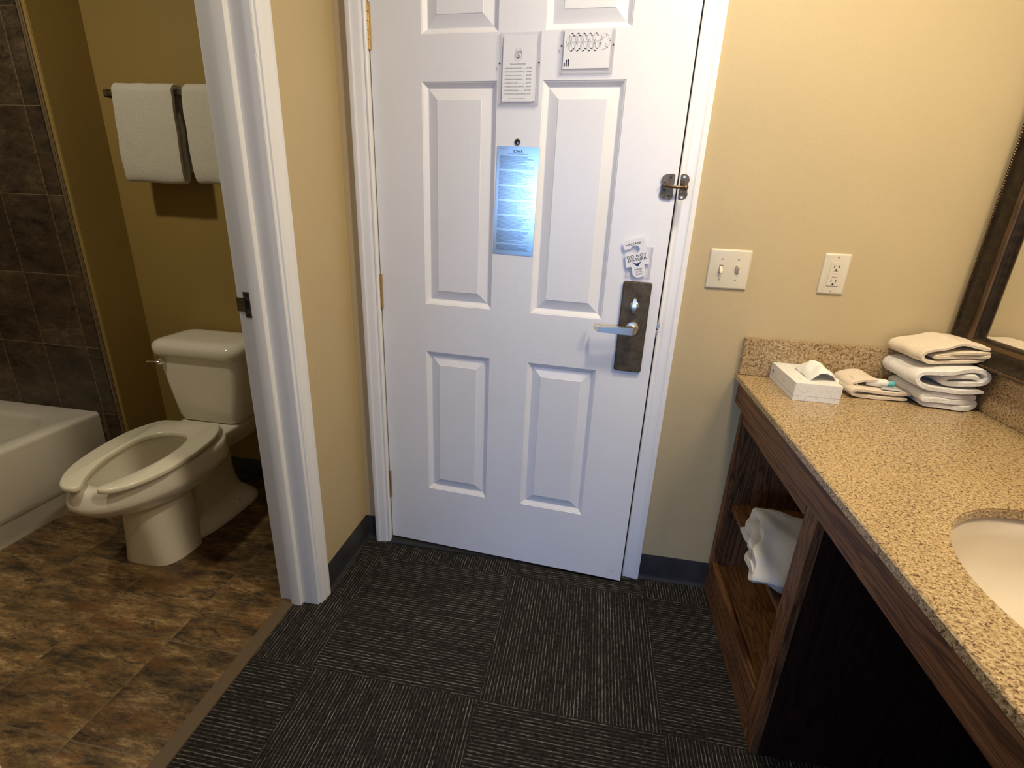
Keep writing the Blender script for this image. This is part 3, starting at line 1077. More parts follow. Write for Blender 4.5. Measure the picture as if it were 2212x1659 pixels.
# central corridor
for s_ in (-1, 1):
    xk = -0.050
    while xk < 0.030:
        stroke(bm, [(xk, zc + s_ * 0.0012), (xk + 0.0032, zc + s_ * 0.0012)], 0.0004, yy)
        xk += 0.0043
for k in range(6):
    x_ = -0.0465 + k * 0.0157
    for s_ in (-1, 1):
        hx = [(x_ - 0.0035, zc + s_ * 0.004), (x_ - 0.0035, zc + s_ * 0.0125), (x_ - 0.0005, zc + s_ * 0.0165), (x_ + 0.0035, zc + s_ * 0.0205), (x_ + 0.0075, zc + s_ * 0.0165), (x_ + 0.0095, zc + s_ * 0.0125)]
        if k < 5:
            stroke(bm, hx, 0.0005, yy)
            stroke(bm, [(x_ + 0.0035, zc + s_ * 0.0205), (x_ + 0.0072, zc + s_ * 0.0185)], 0.0022, yy)
            stroke(bm, [(x_ + 0.0085, zc + s_ * 0.0145), (x_ + 0.0115, zc + s_ * 0.0150)], 0.0022, yy)
        for q in (0.0, 0.0052):
            for r_ in range(5):
                za = zc + s_ * (0.003 + r_ * 0.0024)
                stroke(bm, [(x_ - 0.001 + q, za), (x_ - 0.001 + q, za + s_ * 0.0014)], 0.0007, yy)
        stroke(bm, [(x_ + 0.0015, zc + s_ * 0.0015), (x_ + 0.0015 + random.uniform(-.001, .002), zc + s_ * 0.0055)], 0.0010, yy)
stroke(bm, [(-0.0555, zc + 0.008), (-0.051, zc + 0.013), (-0.047, zc + 0.016)], 0.0006, yy)
stroke(bm, [(-0.0560, zc - 0.010), (-0.052, zc - 0.003), (-0.050, zc - 0.001)], 0.0009, yy)
stroke(bm, [(-0.0565, zc + 0.004), (-0.0555, zc - 0.004)], 0.0006, yy)
# end wing
for k in range(14):
    a_ = pi / 2 - pi * k / 13
    stroke(bm, [(0.040 + 0.0175 * cos(a_), zc + 0.017 * sin(a_)), (0.040 + 0.0195 * cos(a_), zc + 0.0185 * sin(a_))], 0.0024 if k % 4 == 2 else 0.0009, yy)
for k in range(26):
    xa, za = random.uniform(0.033, 0.052), zc + random.uniform(-0.013, 0.013)
    stroke(bm, [(xa, za), (xa + random.choice((0, 0.0022)), za + random.choice((0, 0.0018)))], 0.0007, yy)
# key bottom left
for x_, h_ in ((-0.0585, 0.0070), (-0.0530, 0.0140), (-0.0475, 0.0150)):
    z_ = 0.0195
    while z_ < 0.0195 + h_:
        stroke(bm, [(x_ - 0.0014, z_), (x_ + 0.0014, z_)], 0.0014, yy)
        z_ += 0.00165
obj('plan_drawing', bm, 'black', pp)

# state law plaque
t3 = on_door('notice_plaque', 'tall shiny metal IOWA law notice fixed to the door just below the peephole', 'plaque', 0.3895, 1.1510, 0.0)
t3.rotation_euler = (0, radians(-0.9) * -1, -DTH)
bm = B()
box(bm, 0, 0.127, -0.0012, -0.0003, 0, 0.3055, 0.0003, 1)
obj('metal_sheet', bm, 'plaque', t3)
text('IOWA', 0.0102, 'black', t3, (0.0635, -0.0015, 0.2895), bold=0.0002)
text('Welcome To', 0.0046, 'greyink', t3, (0.008, -0.0015, 0.2985), align='LEFT')
text('HOTEL, MOTEL AND INNKEEPERS LAW', 0.0034, 'black', t3, (0.0635, -0.0015, 0.2845))

# DND card and its clear pocket
t4 = on_door('card_pocket', 'small clear plastic pocket on the door directly above the bronze lock plate', 'card holder', 0.8010, 1.1075, 0.0)
bm = B()
box(bm, 0, 0.0715, -0.0016, -0.0004, 0, 0.091, 0.0005)
box(bm, 0, 0.0715, -0.0060, -0.0016, 0, 0.004, 0.0005)
box(bm, 0, 0.006, -0.0060, -0.0016, 0.004, 0.091, 0.0005)
box(bm, 0.0655, 0.0715, -0.0060, -0.0016, 0.004, 0.091, 0.0005)
obj('clear_pocket', bm, 'acrylic', t4)
t5 = on_door('do_not_disturb_card', 'white PLEASE DO NOT DISTURB card tilted in the pocket above the lock plate', 'door card', 0.8010, 1.1075, 0.0)
t5.location = dpt(0.8360, 1.1100, 0.0078)


def dnd_outline():
    pts = [(0.0165, 0.016), (0.0165, 0.0345), (0.0175, 0.0355), (0.0290, 0.0355), (0.0295, 0.040), (0.0268, 0.075), (0.0260, 0.102), (0.0245, 0.1070), (0.0205, 0.1095), (-0.0205, 0.1095), (-0.0250, 0.1075), (-0.0268, 0.1030), (-0.0268, 0.089), (-0.0250, 0.0850), (-0.0215, 0.0840), (-0.0118, 0.0835)]
    for k in range(21):      # round hook hole, open to the left
        a_ = radians(165) - radians(330) * k / 20
        pts.append((-0.0005 + 0.0112 * cos(a_), 0.0808 + 0.0108 * sin(a_)))
    pts += [(-0.0118, 0.0775), (-0.0210, 0.0770), (-0.0245, 0.0755), (-0.0258, 0.072), (-0.0275, 0.040), (-0.0268, 0.0355), (-0.0160, 0.0355), (-0.0150, 0.0345), (-0.0150, 0.016)]
    for k in range(9):
        a_ = pi + pi * k / 8
        pts.append((0.00075 + 0.01575 * cos(a_), 0.0155 + 0.0135 * sin(a_)))
    return pts[:-1]


bm = B()
prism(bm, dnd_outline(), (), 'y', -0.0009, 0.0)
cd_ = obj('card', bm, 'card', t5)
t5.rotation_euler = (0, radians(-15), -DTH)
t5.scale = (1.20, 1.0, 1.04)
t5.location = dpt(0.8430, 1.1085, 0.0072)
for xd in (-0.0210, 0.0175):
    bm = B()
    stroke(bm, [(xd, 0.0965), (xd + 0.005, 0.0965)], 0.0012, -0.0011)
    obj('printed_dash', bm, 'black', cd_)
text('PLEASE', 0.0085, 'black', cd_, (0.0005, -0.0011, 0.0935), bold=0.00012, spacing=1.15)
text('DO NOT', 0.0110, 'black', cd_, (0.0008, -0.0011, 0.0585), bold=0.00012, spacing=1.12)
text('DISTURB', 0.0110, 'black', cd_, (0.0008, -0.0011, 0.0490), bold=0.00015, spacing=1.02)
bm = B()
vs = [bm.verts.new((x, -0.0011, z)) for x, z in [(-0.0115, 0.0455), (-0.001, 0.0415), (0.0105, 0.0455), (0.0, 0.0325)]]
bm.faces.new(vs)
obj('arrow', bm, 'navy', cd_)
for k, s_ in enumerate(('INSERT', 'INTO', 'LOCK')):
    text(s_, 0.0056, 'black', cd_, (0.0008, -0.0011, 0.0235 - 0.0068 * k), spacing=1.12, bold=0.00008)

# ================================================================== WALL PLATES
def plate_base(bm, hw_, hh_):
    loft(bm, [[(x, y, z) for x, z in rrect(-hw_ + g, hw_ - g, -hh_ + g, hh_ - g, 0.0025, 3)] for y, g in ((0.0, 0.0), (-0.0022, 0.0), (-0.0040, 0.0008), (-0.0055, 0.0026), (-0.0062, 0.0052))])


sw = thing('light_switch', 'ivory double toggle light switch on the wall right of the entry door', 'light switch', (1.0968, 0, 1.1437))
bm = B()
plate_base(bm, 0.058, 0.057)
cp = obj('cover_plate', bm, 'ivory', sw)
for s_, up_ in ((-1, False), (1, True)):
    x_ = s_ * 0.023
    bm = B()
    box(bm, x_ - 0.0052, x_ + 0.0052, -0.0066, -0.0058, -0.012, 0.012)
    M['slot_shade'] = M.get('slot_shade') or new_mat('slot_plastic', 0.5, (0.20, 0.17, 0.12))[0]
    sl = obj('toggle_slot', bm, 'slot_shade', cp)
    bm = B()
    zt_ = 0.010 if up_ else -0.009
    rings = []
    for y_, zc_, hh2, hw2 in ((-0.0060, -0.001 * (1 if up_ else -1), 0.0085, 0.0042), (-0.011, zt_ * 0.35, 0.0058, 0.0038), (-0.018, zt_ * 0.8, 0.0040, 0.0033), (-0.0195, zt_ * 0.85, 0.0028, 0.0025)):
        rings.append([(x_ - hw2, y_, zc_ - hh2), (x_ + hw2, y_, zc_ - hh2), (x_ + hw2, y_, zc_ + hh2), (x_ - hw2, y_, zc_ + hh2)])
    loft(bm, rings)
    obj('toggle', bm, 'ivory', sw, 50)
M['painted_screw'] = new_mat('painted_screw', 0.4, (0.45, 0.40, 0.30))[0]
for x_ in (-0.023, 0.023):
    for z_ in (-0.030, 0.030):
        obj('screw', lathe(B(), [(0.0030, 0), (0.0030, -0.0006), (0.0015, -0.0012)], 'y', (x_, -0.0061, z_), 10), 'painted_screw', sw)

ol = thing('wall_outlet', 'ivory ground-fault outlet on the wall above the tissue box', 'outlet', (1.3850, 0, 1.1479))
bm = B()
plate_base(bm, 0.035, 0.057)
cp = obj('cover_plate', bm, 'ivory', ol)
bm = B()
box(bm, -0.0165, 0.0165, -0.0085, -0.005, -0.0335, 0.0335, 0.0012)
fc = obj('receptacle_face', bm, 'ivory', ol)
bm = B()
box(bm, -0.0072, 0.0072, -0.0096, -0.0080, 0.0010, 0.0060, 0.0004)
box(bm, -0.0072, 0.0072, -0.0096, -0.0080, -0.0070, -0.0020, 0.0004)
obj('test_button', bm, 'ivory', fc)
bm = B()
for zc_ in (0.0215, -0.0185):
    for dx, hl in ((-0.0062, 0.0042), (0.0062, 0.0034)):
        box(bm, dx - 0.0009, dx + 0.0009, -0.0087, -0.0080, zc_ - hl, zc_ + hl)
    lathe(bm, [(0.0027, 0), (0.0027, -0.0004)], 'y', (0, -0.0084, zc_ - 0.0095), 12)
for z_ in (0.0085, -0.0095):
    box(bm, -0.007, 0.007, -0.0087, -0.0080, z_ - 0.0003, z_ + 0.0003)
obj('socket_slots', bm, 'hole', fc)
for z_ in (-0.0475, 0.0475):
    obj('screw', lathe(B(), [(0.0030, 0), (0.0030, -0.0006), (0.0015, -0.0012)], 'y', (0, -0.0061, z_), 10), 'painted_screw', ol)

# ================================================================== VANITY
CF, CT, CB = 1.1754, 0.830, 0.8125
YV = -1.95
cab = thing('vanity_cabinet', 'dark reddish oak open vanity cabinet with shelves against the right wall', 'cabinet', (1.45, -0.3, 0))


def W2(o):          # world-authored mesh under the cabinet empty
    o.location = (-1.45, 0.3, 0)
    return o


KX = 1.215         # face of the shelf unit
W2(obj('apron', cbox(1.190, 1.212, YV, -0.002, 0.731, CB - 0.0005, 0.002), 'wood_y', cab))
bm = B()
box(bm, KX, KX + 0.019, -0.5475, -0.0345, 0.675, 0.735, 0.0012)
W2(obj('top_rail', bm, 'wood_y', cab))
W2(obj('stile', cbox(KX, KX + 0.019, -0.034, -0.002, 0.0, 0.735, 0.0012), 'wood_z', cab))
W2(obj('stile', cbox(KX, KX + 0.019, -0.606, -0.548, 0.0, 0.735, 0.0012), 'wood_z', cab))
W2(obj('bottom_rail', cbox(KX, KX + 0.019, -0.5475, -0.0345, 0.0, 0.137, 0.0012), 'wood_y', cab))
W2(obj('side_panel', cbox(KX + 0.0195, 1.755, -0.020, -0.0155, 0.0, 0.735), 'wood_z', cab))
W2(obj('side_panel', cbox(KX + 0.0195, 1.755, -0.606, -0.588, 0.0, CB - 0.001), 'wood_shaded', cab))
W2(obj('back_panel', cbox(1.60, 1.606, -0.5875, -0.0205, 0.115, 0.735), 'wood_shaded', cab))
W2(obj('bottom_shelf', cbox(KX + 0.0195, 1.599, -0.5875, -0.0205, 0.105, 0.1225, 0.001), 'wood_shelf', cab))
W2(obj('shelf', cbox(1.242, 1.599, -0.5875, -0.0205, 0.355, 0.374, 0.0015), 'wood_shelf', cab))
W2(obj('end_panel', cbox(1.215, 1.755, YV, YV + 0.02, 0.0, CB - 0.001), 'wood_z', cab))
W2(obj('knee_panel', cbox(1.735, 1.753, YV + 0.021, -0.607, 0.11, CB - 0.001), 'wood_shaded', cab))

ct = thing('vanity_countertop', 'speckled tan granite countertop slab over the oak vanity', 'countertop', (1.45, -0.9, CB))


def W3(o):
    o.location = (-1.45, 0.9, -CB)
    return o


SX, SY, SA, SB = 1.475, -0.958, 0.208, 0.258
hole = [(SX + SA * cos(2 * pi * k / 64), SY + SB * sin(2 * pi * k / 64)) for k in range(64)]
bm = B()
e = 0.003
prism(bm, [(CF, YV), (XR, YV), (XR, -0.0005), (CF, -0.0005)], [hole], 'z', CB, CT - e)
vs0 = []
# eased upper edge
r0 = [(CF, YV, CT - e), (XR, YV, CT - e), (XR, -0.0005, CT - e), (CF, -0.0005, CT - e)]
prism2 = B()
prism(prism2, [(CF + e, YV), (XR, YV), (XR, -0.0005), (CF + e, -0.0005)], [[(SX + (SA + .002) * cos(2 * pi * k / 64), SY + (SB + .002) * sin(2 * pi * k / 64)) for k in range(64)]], 'z', CT - e, CT)
# remove bottom of the upper layer, add chamfer
tmp = bpy.data.meshes.new('tmp')
prism2.to_mesh(tmp)
prism2.free()
bm.from_mesh(tmp)
bpy.data.meshes.remove(tmp)
quad(bm, [(CF, YV, CT - e), (CF, -0.0005, CT - e), (CF + e, -0.0005, CT), (CF + e, YV, CT)], 0)
W3(obj('slab', bm, 'granite', ct, 25))
bm = B()
box(bm, CF + 0.004, 1.7545, -0.0205, -0.0006, CT + 0.0003, 0.9465, 0.0018)
tag(obj('backsplash', bm, 'granite'), 'upright granite backsplash strip against the wall under the outlet', 'backsplash', 'granite backsplash strips')
bm = B()
box(bm, 1.755, XR - 0.0006, YV, -0.0006, CT + 0.0003, 0.9465, 0.0018)
tag(obj('backsplash', bm, 'granite'), 'upright granite backsplash strip along the right wall under the mirror', 'backsplash', 'granite backsplash strips')

bm = B()
rings = []
for s_, z_ in [(1.055, CB - 0.001), (1.03, CB - 0.004), (1.0, CB - 0.012), (0.985, 0.775), (0.95, 0.735), (0.86, 0.700), (0.70, 0.680), (0.45, 0.668), (0.2, 0.662), (0.09, 0.660)]:
    rings.append([(SX + SA * s_ * cos(2 * pi * k / 48), SY + SB * s_ * sin(2 * pi * k / 48), z_) for k in range(48)])
loft(bm, rings, cap0=False, cap1=True)
sk = thing('sink_basin', 'oval off-white undermount sink set into the granite countertop', 'sink', (SX, SY, 0.66))
o = obj('basin', bm, 'sink', sk, 60)
o.location = (-SX, -SY, -0.66)
md = o.modifiers.new('thick', 'SOLIDIFY')
md.thickness = 0.006
md.offset = 1
bm = B()
lathe(bm, [(0.022, 0), (0.020, 0.0025), (0.013, 0.001), (0.001, 0.0005)], 'z', (0, 0, 0.0015), 24)
obj('drain', bm, 'chrome', sk)

# mirror in frame, standing on the backsplash
mr = thing('wall_mirror', 'large mirror in a dark bronze frame standing on the backsplash of the right wall', 'mirror', (XR, -0.95, 0.9475))
MY0, MY1, MZ0, MZ1 = -1.88, -0.012, 0.9475, 2.03
# frame section: (distance inwards from outer edge, distance off wall)
FR = [(0.0, 0.0), (0.0, 0.050), (0.005, 0.053), (0.011, 0.052), (0.020, 0.043), (0.036, 0.037), (0.044, 0.039), (0.047, 0.0375)]
FG = [(0.047, 0.0), (0.047, 0.0375), (0.050, 0.039), (0.056, 0.034), (0.058, 0.030), (0.058, 0.0)]
FL = [(0.058, 0.0), (0.058, 0.030), (0.062, 0.028), (0.065, 0.022), (0.065, 0.0)]


def frame_mesh(sec):
    bm = B()
    cs = [(MY0, MZ0, 1, 1), (MY1, MZ0, -1, 1), (MY1, MZ1, -1, -1), (MY0, MZ1, 1, -1)]
    rings = [[bm.verts.new((XR - 0.001 - d, y + sy * a, z + sz * a)) for a, d in sec] for y, z, sy, sz in cs]
    for k in range(4):
        a, b_ = rings[k], rings[(k + 1) % 4]
        for i in range(len(sec)):
            j = (i + 1) % len(sec)
            bm.faces.new((a[i], a[j], b_[j], b_[i]))
    return bm


def W4(o):
    o.location = (-XR, 0.95, -0.9475)
    return o


fr = W4(obj('frame', frame_mesh(FR), 'frame_dark', mr))
W4(obj('gilt_moulding', frame_mesh(FG), 'frame_gold', mr))
W4(obj('inner_lip', frame_mesh(FL), 'frame_dark', mr))
bm = B()
bead = 0.0062
pos = []
y_ = MY0 + 0.006
while y_ < MY1 - 0.004:
    pos.append((y_, MZ0 + 0.0065))
    y_ += bead
z_ = MZ0 + 0.006
while z_ < 1.75:
    pos.append((MY1 - 0.0065, z_))
    z_ += bead
for y_, z_ in pos:
    bmesh.ops.create_icosphere(bm, subdivisions=1, radius=0.0031, matrix=Matrix.Translation((XR - 0.001 - 0.053, y_, z_)))
o = obj('beading', bm, 'frame_gold', fr)
o['kind'] = 'stuff'
bm = B()
box(bm, XR - 0.016, XR - 0.002, MY0 + 0.060, MY1 - 0.060, MZ0 + 0.060, MZ1 - 0.060)
W4(obj('mirror_glass', bm, 'mirror', mr, 0))

# ================================================================== ON THE COUNTER
tb = thing('tissue_box', 'flat white tissue box with grey scroll print on the granite countertop', 'tissue box', (1.3265, -0.1206, CT + 0.0006))
tb.rotation_euler = (0, 0, radians(0.0))
bm = B()
bw, bl, bh = 0.0585, 0.098, 0.049
slot = [(0.022 * cos(a), 0.066 * sin(a)) for a in [2 * pi * k / 28 for k in range(28)]]
prism(bm, [(-bw, -bl), (bw, -bl), (bw, bl), (-bw, bl)], (), 'z', 0, bh - 0.0008)
prism(bm, [(-bw, -bl), (bw, -bl), (bw, bl), (-bw, bl)], [slot], 'z', bh - 0.0008, bh)
bx = obj('carton', bm, 'scroll', tb, 0)
bm = B()
box(bm, -bw - 0.0003, -bw + 0.0001, 0.073, 0.082, 0.022, 0.032)
obj('printed_mark', bm, 'greyink', bx)
bm = B()
box(bm, -bw - 0.0002, bw + 0.0002, -bl - 0.0002, bl + 0.0002, 0.0135, 0.0139)
obj('carton_flap', bm, 'greyink', bx)
bm = B()
rings = []
random.seed(3)
# crumpled sheet rising out of the slot and flopping to the right
NU, NV = 22, 20
for i in range(NU + 1):
    u = i / NU
    row = []
    for j in range(NV + 1):
        v = j / NV
        # u: out of slot -> tip ; v: along slot
        yy_ = (v - 0.5) * (0.118 - 0.010 * u)
        px = -0.012 + 0.080 * u ** 1.15
        pz = bh + 0.034 * sin(pi * min(1.0, u * 1.08)) * (0.75 + 0.25 * sin(pi * v)) - 0.010 * u * u
        f = noise.noise(Vector((u * 2.6, v * 3.2, 2.2)))
        g_ = noise.noise(Vector((u * 5.5, v * 7.0, 5.2)))
        pz += (0.013 * f + 0.006 * g_) * (0.3 + u)
        px += 0.010 * noise.noise(Vector((v * 4.0, 1.5, u))) * u
        yy_ += 0.010 * noise.noise(Vector((u * 3.0, 8.5, v * 2)))
        if px < bw + 0.002:
            pz = max(pz, bh + 0.0012 if u > 0.12 else bh - 0.004)
        row.append(bm.verts.new((px, yy_ - 0.006, pz)))
    rings.append(row)
for a, b_ in zip(rings, rings[1:]):
    for j in range(NV):
        bm.faces.new((a[j], a[j + 1], b_[j + 1], b_[j]))
ts = obj('tissue', bm, 'tissue', tb, 60)
md = ts.modifiers.new('thick', 'SOLIDIFY')
md.thickness = 0.0008
md.offset = 1
ts.modifiers.new('sub', 'SUBSURF').render_levels = 1

GT = 'folded towels stacked on the countertop'
# lower towel, folded in three: extruded towards the wall, folds facing the camera
Z0 = CT + 0.001
o = obj('hand_towel', cloth([(-0.066, 0.009), (-0.02, 0.008), (0.045, 0.008), (0.064, 0.010), (0.071, 0.016), (0.064, 0.0225), (0.03, 0.0225), (-0.03, 0.0225), (-0.066, 0.0240), (-0.074, 0.0300), (-0.064, 0.036), (-0.01, 0.0365), (0.05, 0.036), (0.069, 0.034)],
                       0.0155, 0.145, (1.668, -0.103, Z0), 0, 0.0024, 3, zmin=Z0, us=0.95, big=0.004, endwob=0.018, nseg=26), 'terry_white')
tag(o, 'white folded towel lying directly on the granite, lowest of the stack by the mirror', 'towel', GT)
o = obj('hand_towel', cloth([(0.078, 0.010), (0.02, 0.006), (-0.045, 0.008), (-0.082, 0.016), (-0.094, 0.032), (-0.080, 0.047), (-0.03, 0.054), (0.03, 0.063), (0.064, 0.062), (0.080, 0.050), (0.070, 0.034), (0.030, 0.027), (-0.010, 0.0235), (-0.028, 0.030), (-0.015, 0.040), (0.035, 0.047), (0.055, 0.046)],
                       0.0135, 0.155, (1.660, -0.106, Z0 + 0.047), 0, 0.0022, 11, us=0.94, big=0.0035, endwob=0.014, nseg=26), 'terry_white')
tag(o, 'white towel folded in an open roll, middle of the stack by the mirror', 'towel', GT)
o = obj('washcloth', cloth([(0.084, 0.024), (0.035, 0.017), (-0.02, 0.008), (-0.065, 0.006), (-0.086, 0.018), (-0.078, 0.034), (-0.035, 0.046), (0.005, 0.060), (0.04, 0.056), (0.088, 0.050), (0.092, 0.041), (0.05, 0.0405), (0.0, 0.034), (-0.045, 0.024), (-0.050, 0.020), (0.0, 0.023), (0.05, 0.030), (0.088, 0.034)],
                      0.0095, 0.130, (1.655, -0.092, Z0 + 0.113), radians(4), 0.0030, 21, us=0.94, endwob=0.024, big=0.0065, nseg=26), 'terry_cream')
tag(o, 'cream washcloth folded loosely on top of the two white towels', 'washcloth', GT)

# washcloth bundle with the soap pack
o = obj('washcloth', cloth([(0.072, 0.007), (0.02, 0.006), (-0.04, 0.006), (-0.066, 0.010), (-0.072, 0.018), (-0.060, 0.025), (-0.02, 0.0215), (0.03, 0.0200), (0.082, 0.0200)],
                      0.0105, 0.088, (1.512, -0.104, Z0), radians(3), 0.0020, 31, zmin=Z0, endwob=0.010), 'terry_cream')
tag(o, 'cream washcloth folded flat on the granite between the tissue box and the towel stack', 'washcloth')
o2 = obj('loose_corner', cloth([(0.020, 0.030), (0.0, 0.045), (-0.030, 0.046), (-0.062, 0.036), (-0.070, 0.022), (-0.064, 0.010)],
                         0.009, 0.080, (1.512, -0.078, Z0), radians(3), 0.0025, 37, endwob=0.012), 'terry_cream', o)
bm = B()
tube(bm, [Vector((1.512 - 0.058 + 0.004 * sin(a), -0.098 + 0.053 * cos(a), Z0 + 0.0215 + 0.0235 * sin(a))) for a in [2 * pi * k / 24 for k in range(25)]], 0.0013, 8)
obj('elastic_band', bm, 'terry_cream', o)
so = thing('soap_pack', 'small clear wrapped pack of white soap and bottle on the flat cream washcloth', 'soap pack', (1.522, -0.122, Z0 + 0.0272), radians(-8))
bm = B()
rings = []
for x_, r_ in [(-0.034, 0.002), (-0.032, 0.0095), (-0.026, 0.0115), (0.012, 0.0115), (0.018, 0.010), (0.020, 0.007)]:
    rings.append(circ(x_, 0.004, 0.0125, r_, 'x', 18))
loft(bm, rings)
obj('bottle', bm, 'bottle', so, 50)
bm = B()
rings = []
for x_, r_ in [(0.0195, 0.0085), (0.0215, 0.0088), (0.033, 0.0088), (0.035, 0.007)]:
    rings.append(circ(x_, 0.004, 0.0125, r_, 'x', 18))
loft(bm, rings)
obj('cap', bm, 'blue', so, 50)
bm = B()
box(bm, 0.000, 0.046, -0.022, -0.010, 0.0005, 0.0085, 0.003, 3)
sb_ = obj('soap_bar', bm, new_mat('grey_wrap', 0.3, (0.45, 0.48, 0.46))[0], so)
bm = B()
box(bm, 0.0005, 0.0455, -0.0224, -0.0222, 0.003, 0.006)
obj('printed_band', bm, 'card', sb_)

# rumpled towel on the middle shelf
o = obj('bath_towel', cloth([(0.120, 0.014), (0.03, 0.013), (-0.05, 0.014), (-0.112, 0.017), (-0.132, 0.030), (-0.118, 0.044), (-0.04, 0.047), (0.04, 0.046), (0.10, 0.046), (0.118, 0.060), (0.104, 0.074), (0.04, 0.080), (-0.03, 0.086), (-0.095, 0.078), (-0.128, 0.064), (-0.150, 0.044)],
                       0.020, 0.245, (1.340, -0.338, 0.3755), radians(76), 0.006, 57, zmin=0.3750, us=1.12, endwob=0.030, big=0.022, nseg=30), 'terry_shelf')
tag(o, 'rumpled off-white towel lying on the middle oak shelf under the countertop', 'towel')

# ================================================================== BATHROOM
tw = thing('towel_bar', 'short metal towel bar on the gold wall above the toilet', 'towel bar', (-0.80, YB, 1.622))
bm = B()
tube(bm, [(-0.325, -0.078, 0), (0.325, -0.078, 0)], 0.0085, 14)
obj('rail', bm, 'chrome', tw)
for s_ in (-1, 1):
    bm = B()
    box(bm, s_ * 0.325 - 0.011, s_ * 0.325 + 0.011, -0.088, -0.0004, -0.013, 0.013, 0.003)
    box(bm, s_ * 0.325 - 0.019, s_ * 0.325 + 0.019, -0.010, -0.0003, -0.021, 0.021, 0.003)
    obj('bracket', bm, 'bronze', tw)
GB = 'towels hanging from the towel bar'
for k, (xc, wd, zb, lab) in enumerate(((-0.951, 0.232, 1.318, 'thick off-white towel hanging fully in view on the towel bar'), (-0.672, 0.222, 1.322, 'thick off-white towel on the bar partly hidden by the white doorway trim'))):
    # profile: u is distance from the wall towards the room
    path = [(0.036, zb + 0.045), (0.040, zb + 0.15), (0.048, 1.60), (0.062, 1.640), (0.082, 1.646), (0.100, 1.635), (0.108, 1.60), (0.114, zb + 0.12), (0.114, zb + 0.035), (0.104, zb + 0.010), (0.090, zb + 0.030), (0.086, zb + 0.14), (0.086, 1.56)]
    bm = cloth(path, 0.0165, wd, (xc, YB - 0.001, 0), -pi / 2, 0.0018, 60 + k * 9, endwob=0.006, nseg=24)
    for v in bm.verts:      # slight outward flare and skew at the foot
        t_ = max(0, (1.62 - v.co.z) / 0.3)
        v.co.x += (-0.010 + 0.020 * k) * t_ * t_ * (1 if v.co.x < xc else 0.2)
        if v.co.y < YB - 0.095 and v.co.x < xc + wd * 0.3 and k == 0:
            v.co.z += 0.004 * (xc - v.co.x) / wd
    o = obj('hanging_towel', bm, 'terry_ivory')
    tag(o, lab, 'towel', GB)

# ---- bathtub
tubt = thing('bathtub', 'white bathtub with a stepped apron against the dark tiled wall', 'bathtub', (-1.75, -0.70, 0))
TX0, TX1, TY0, TY1, TH = -2.133, -1.365, -1.42, YE - 0.0108, 0.372


def rr3(x0, x1, y0, y1, r, z, n=6):
    return [(x, y, z) for x, y in rrect(x0, x1, y0, y1, r, n)]


bm = B()
rings = [rr3(TX0, TX1 - 0.022, TY0, TY1, 0.004, 0.0), rr3(TX0, TX1 - 0.022, TY0, TY1, 0.004, 0.088), rr3(TX0, TX1 - 0.008, TY0, TY1, 0.004, 0.100), rr3(TX0, TX1 - 0.006, TY0, TY1, 0.004, 0.12),
         rr3(TX0, TX1, TY0, TY1, 0.006, TH - 0.016), rr3(TX0, TX1 - 0.002, TY0, TY1, 0.006, TH - 0.006), rr3(TX0, TX1 - 0.008, TY0, TY1, 0.006, TH)]
ix0, ix1, iy0, iy1 = TX0 + 0.055, TX1 - 0.075, TY0 + 0.11, TY1 - 0.085
rings += [rr3(ix0, ix1, iy0, iy1, 0.16, TH), rr3(ix0 + 0.006, ix1 - 0.008, iy0 + .006, iy1 - 0.010, 0.155, TH - 0.004), rr3(ix0 + 0.014, ix1 - 0.018, iy0 + .02, iy1 - 0.024, 0.15, TH - 0.018),
          rr3(ix0 + 0.04, ix1 - 0.045, iy0 + 0.06, iy1 - 0.055, 0.13, 0.20), rr3(ix0 + 0.065, ix1 - 0.07, iy0 + 0.12, iy1 - 0.085, 0.11, 0.09), rr3(ix0 + 0.12, ix1 - 0.12, iy0 + 0.2, iy1 - 0.14, 0.08, 0.06)]
loft(bm, rings, True, True)
o = obj('basin', bm, 'tub', tubt, 45)
o.location = (1.75, 0.70, 0)

# ---- toilet (faces -y)
TCX = -0.820
tl = thing('toilet', 'off-white toilet with an open-front seat beside the tub', 'toilet', (TCX, 0, 0))


def egg(yf, yb, w, z, ymax=0.45, pf=2.0, pb=2.6, n=72):
    """closed outline, front at yf (negative), back at yb, half width w, widest at fraction ymax from the front"""
    ym = yf + (yb - yf) * ymax
    pts = []
    for k in range(n):
        a = 2 * pi * k / n
        c, s = cos(a), sin(a)
        if s < 0:
            p = pf
            y = ym + (ym - yf) * -abs(s) ** (2 / p)
        else:
            p = pb
            y = ym + (yb - ym) * abs(s) ** (2 / p)
        x = w * (1 if c > 0 else -1) * abs(c) ** (2 / p)
        pts.append((x, y, z))
    return pts


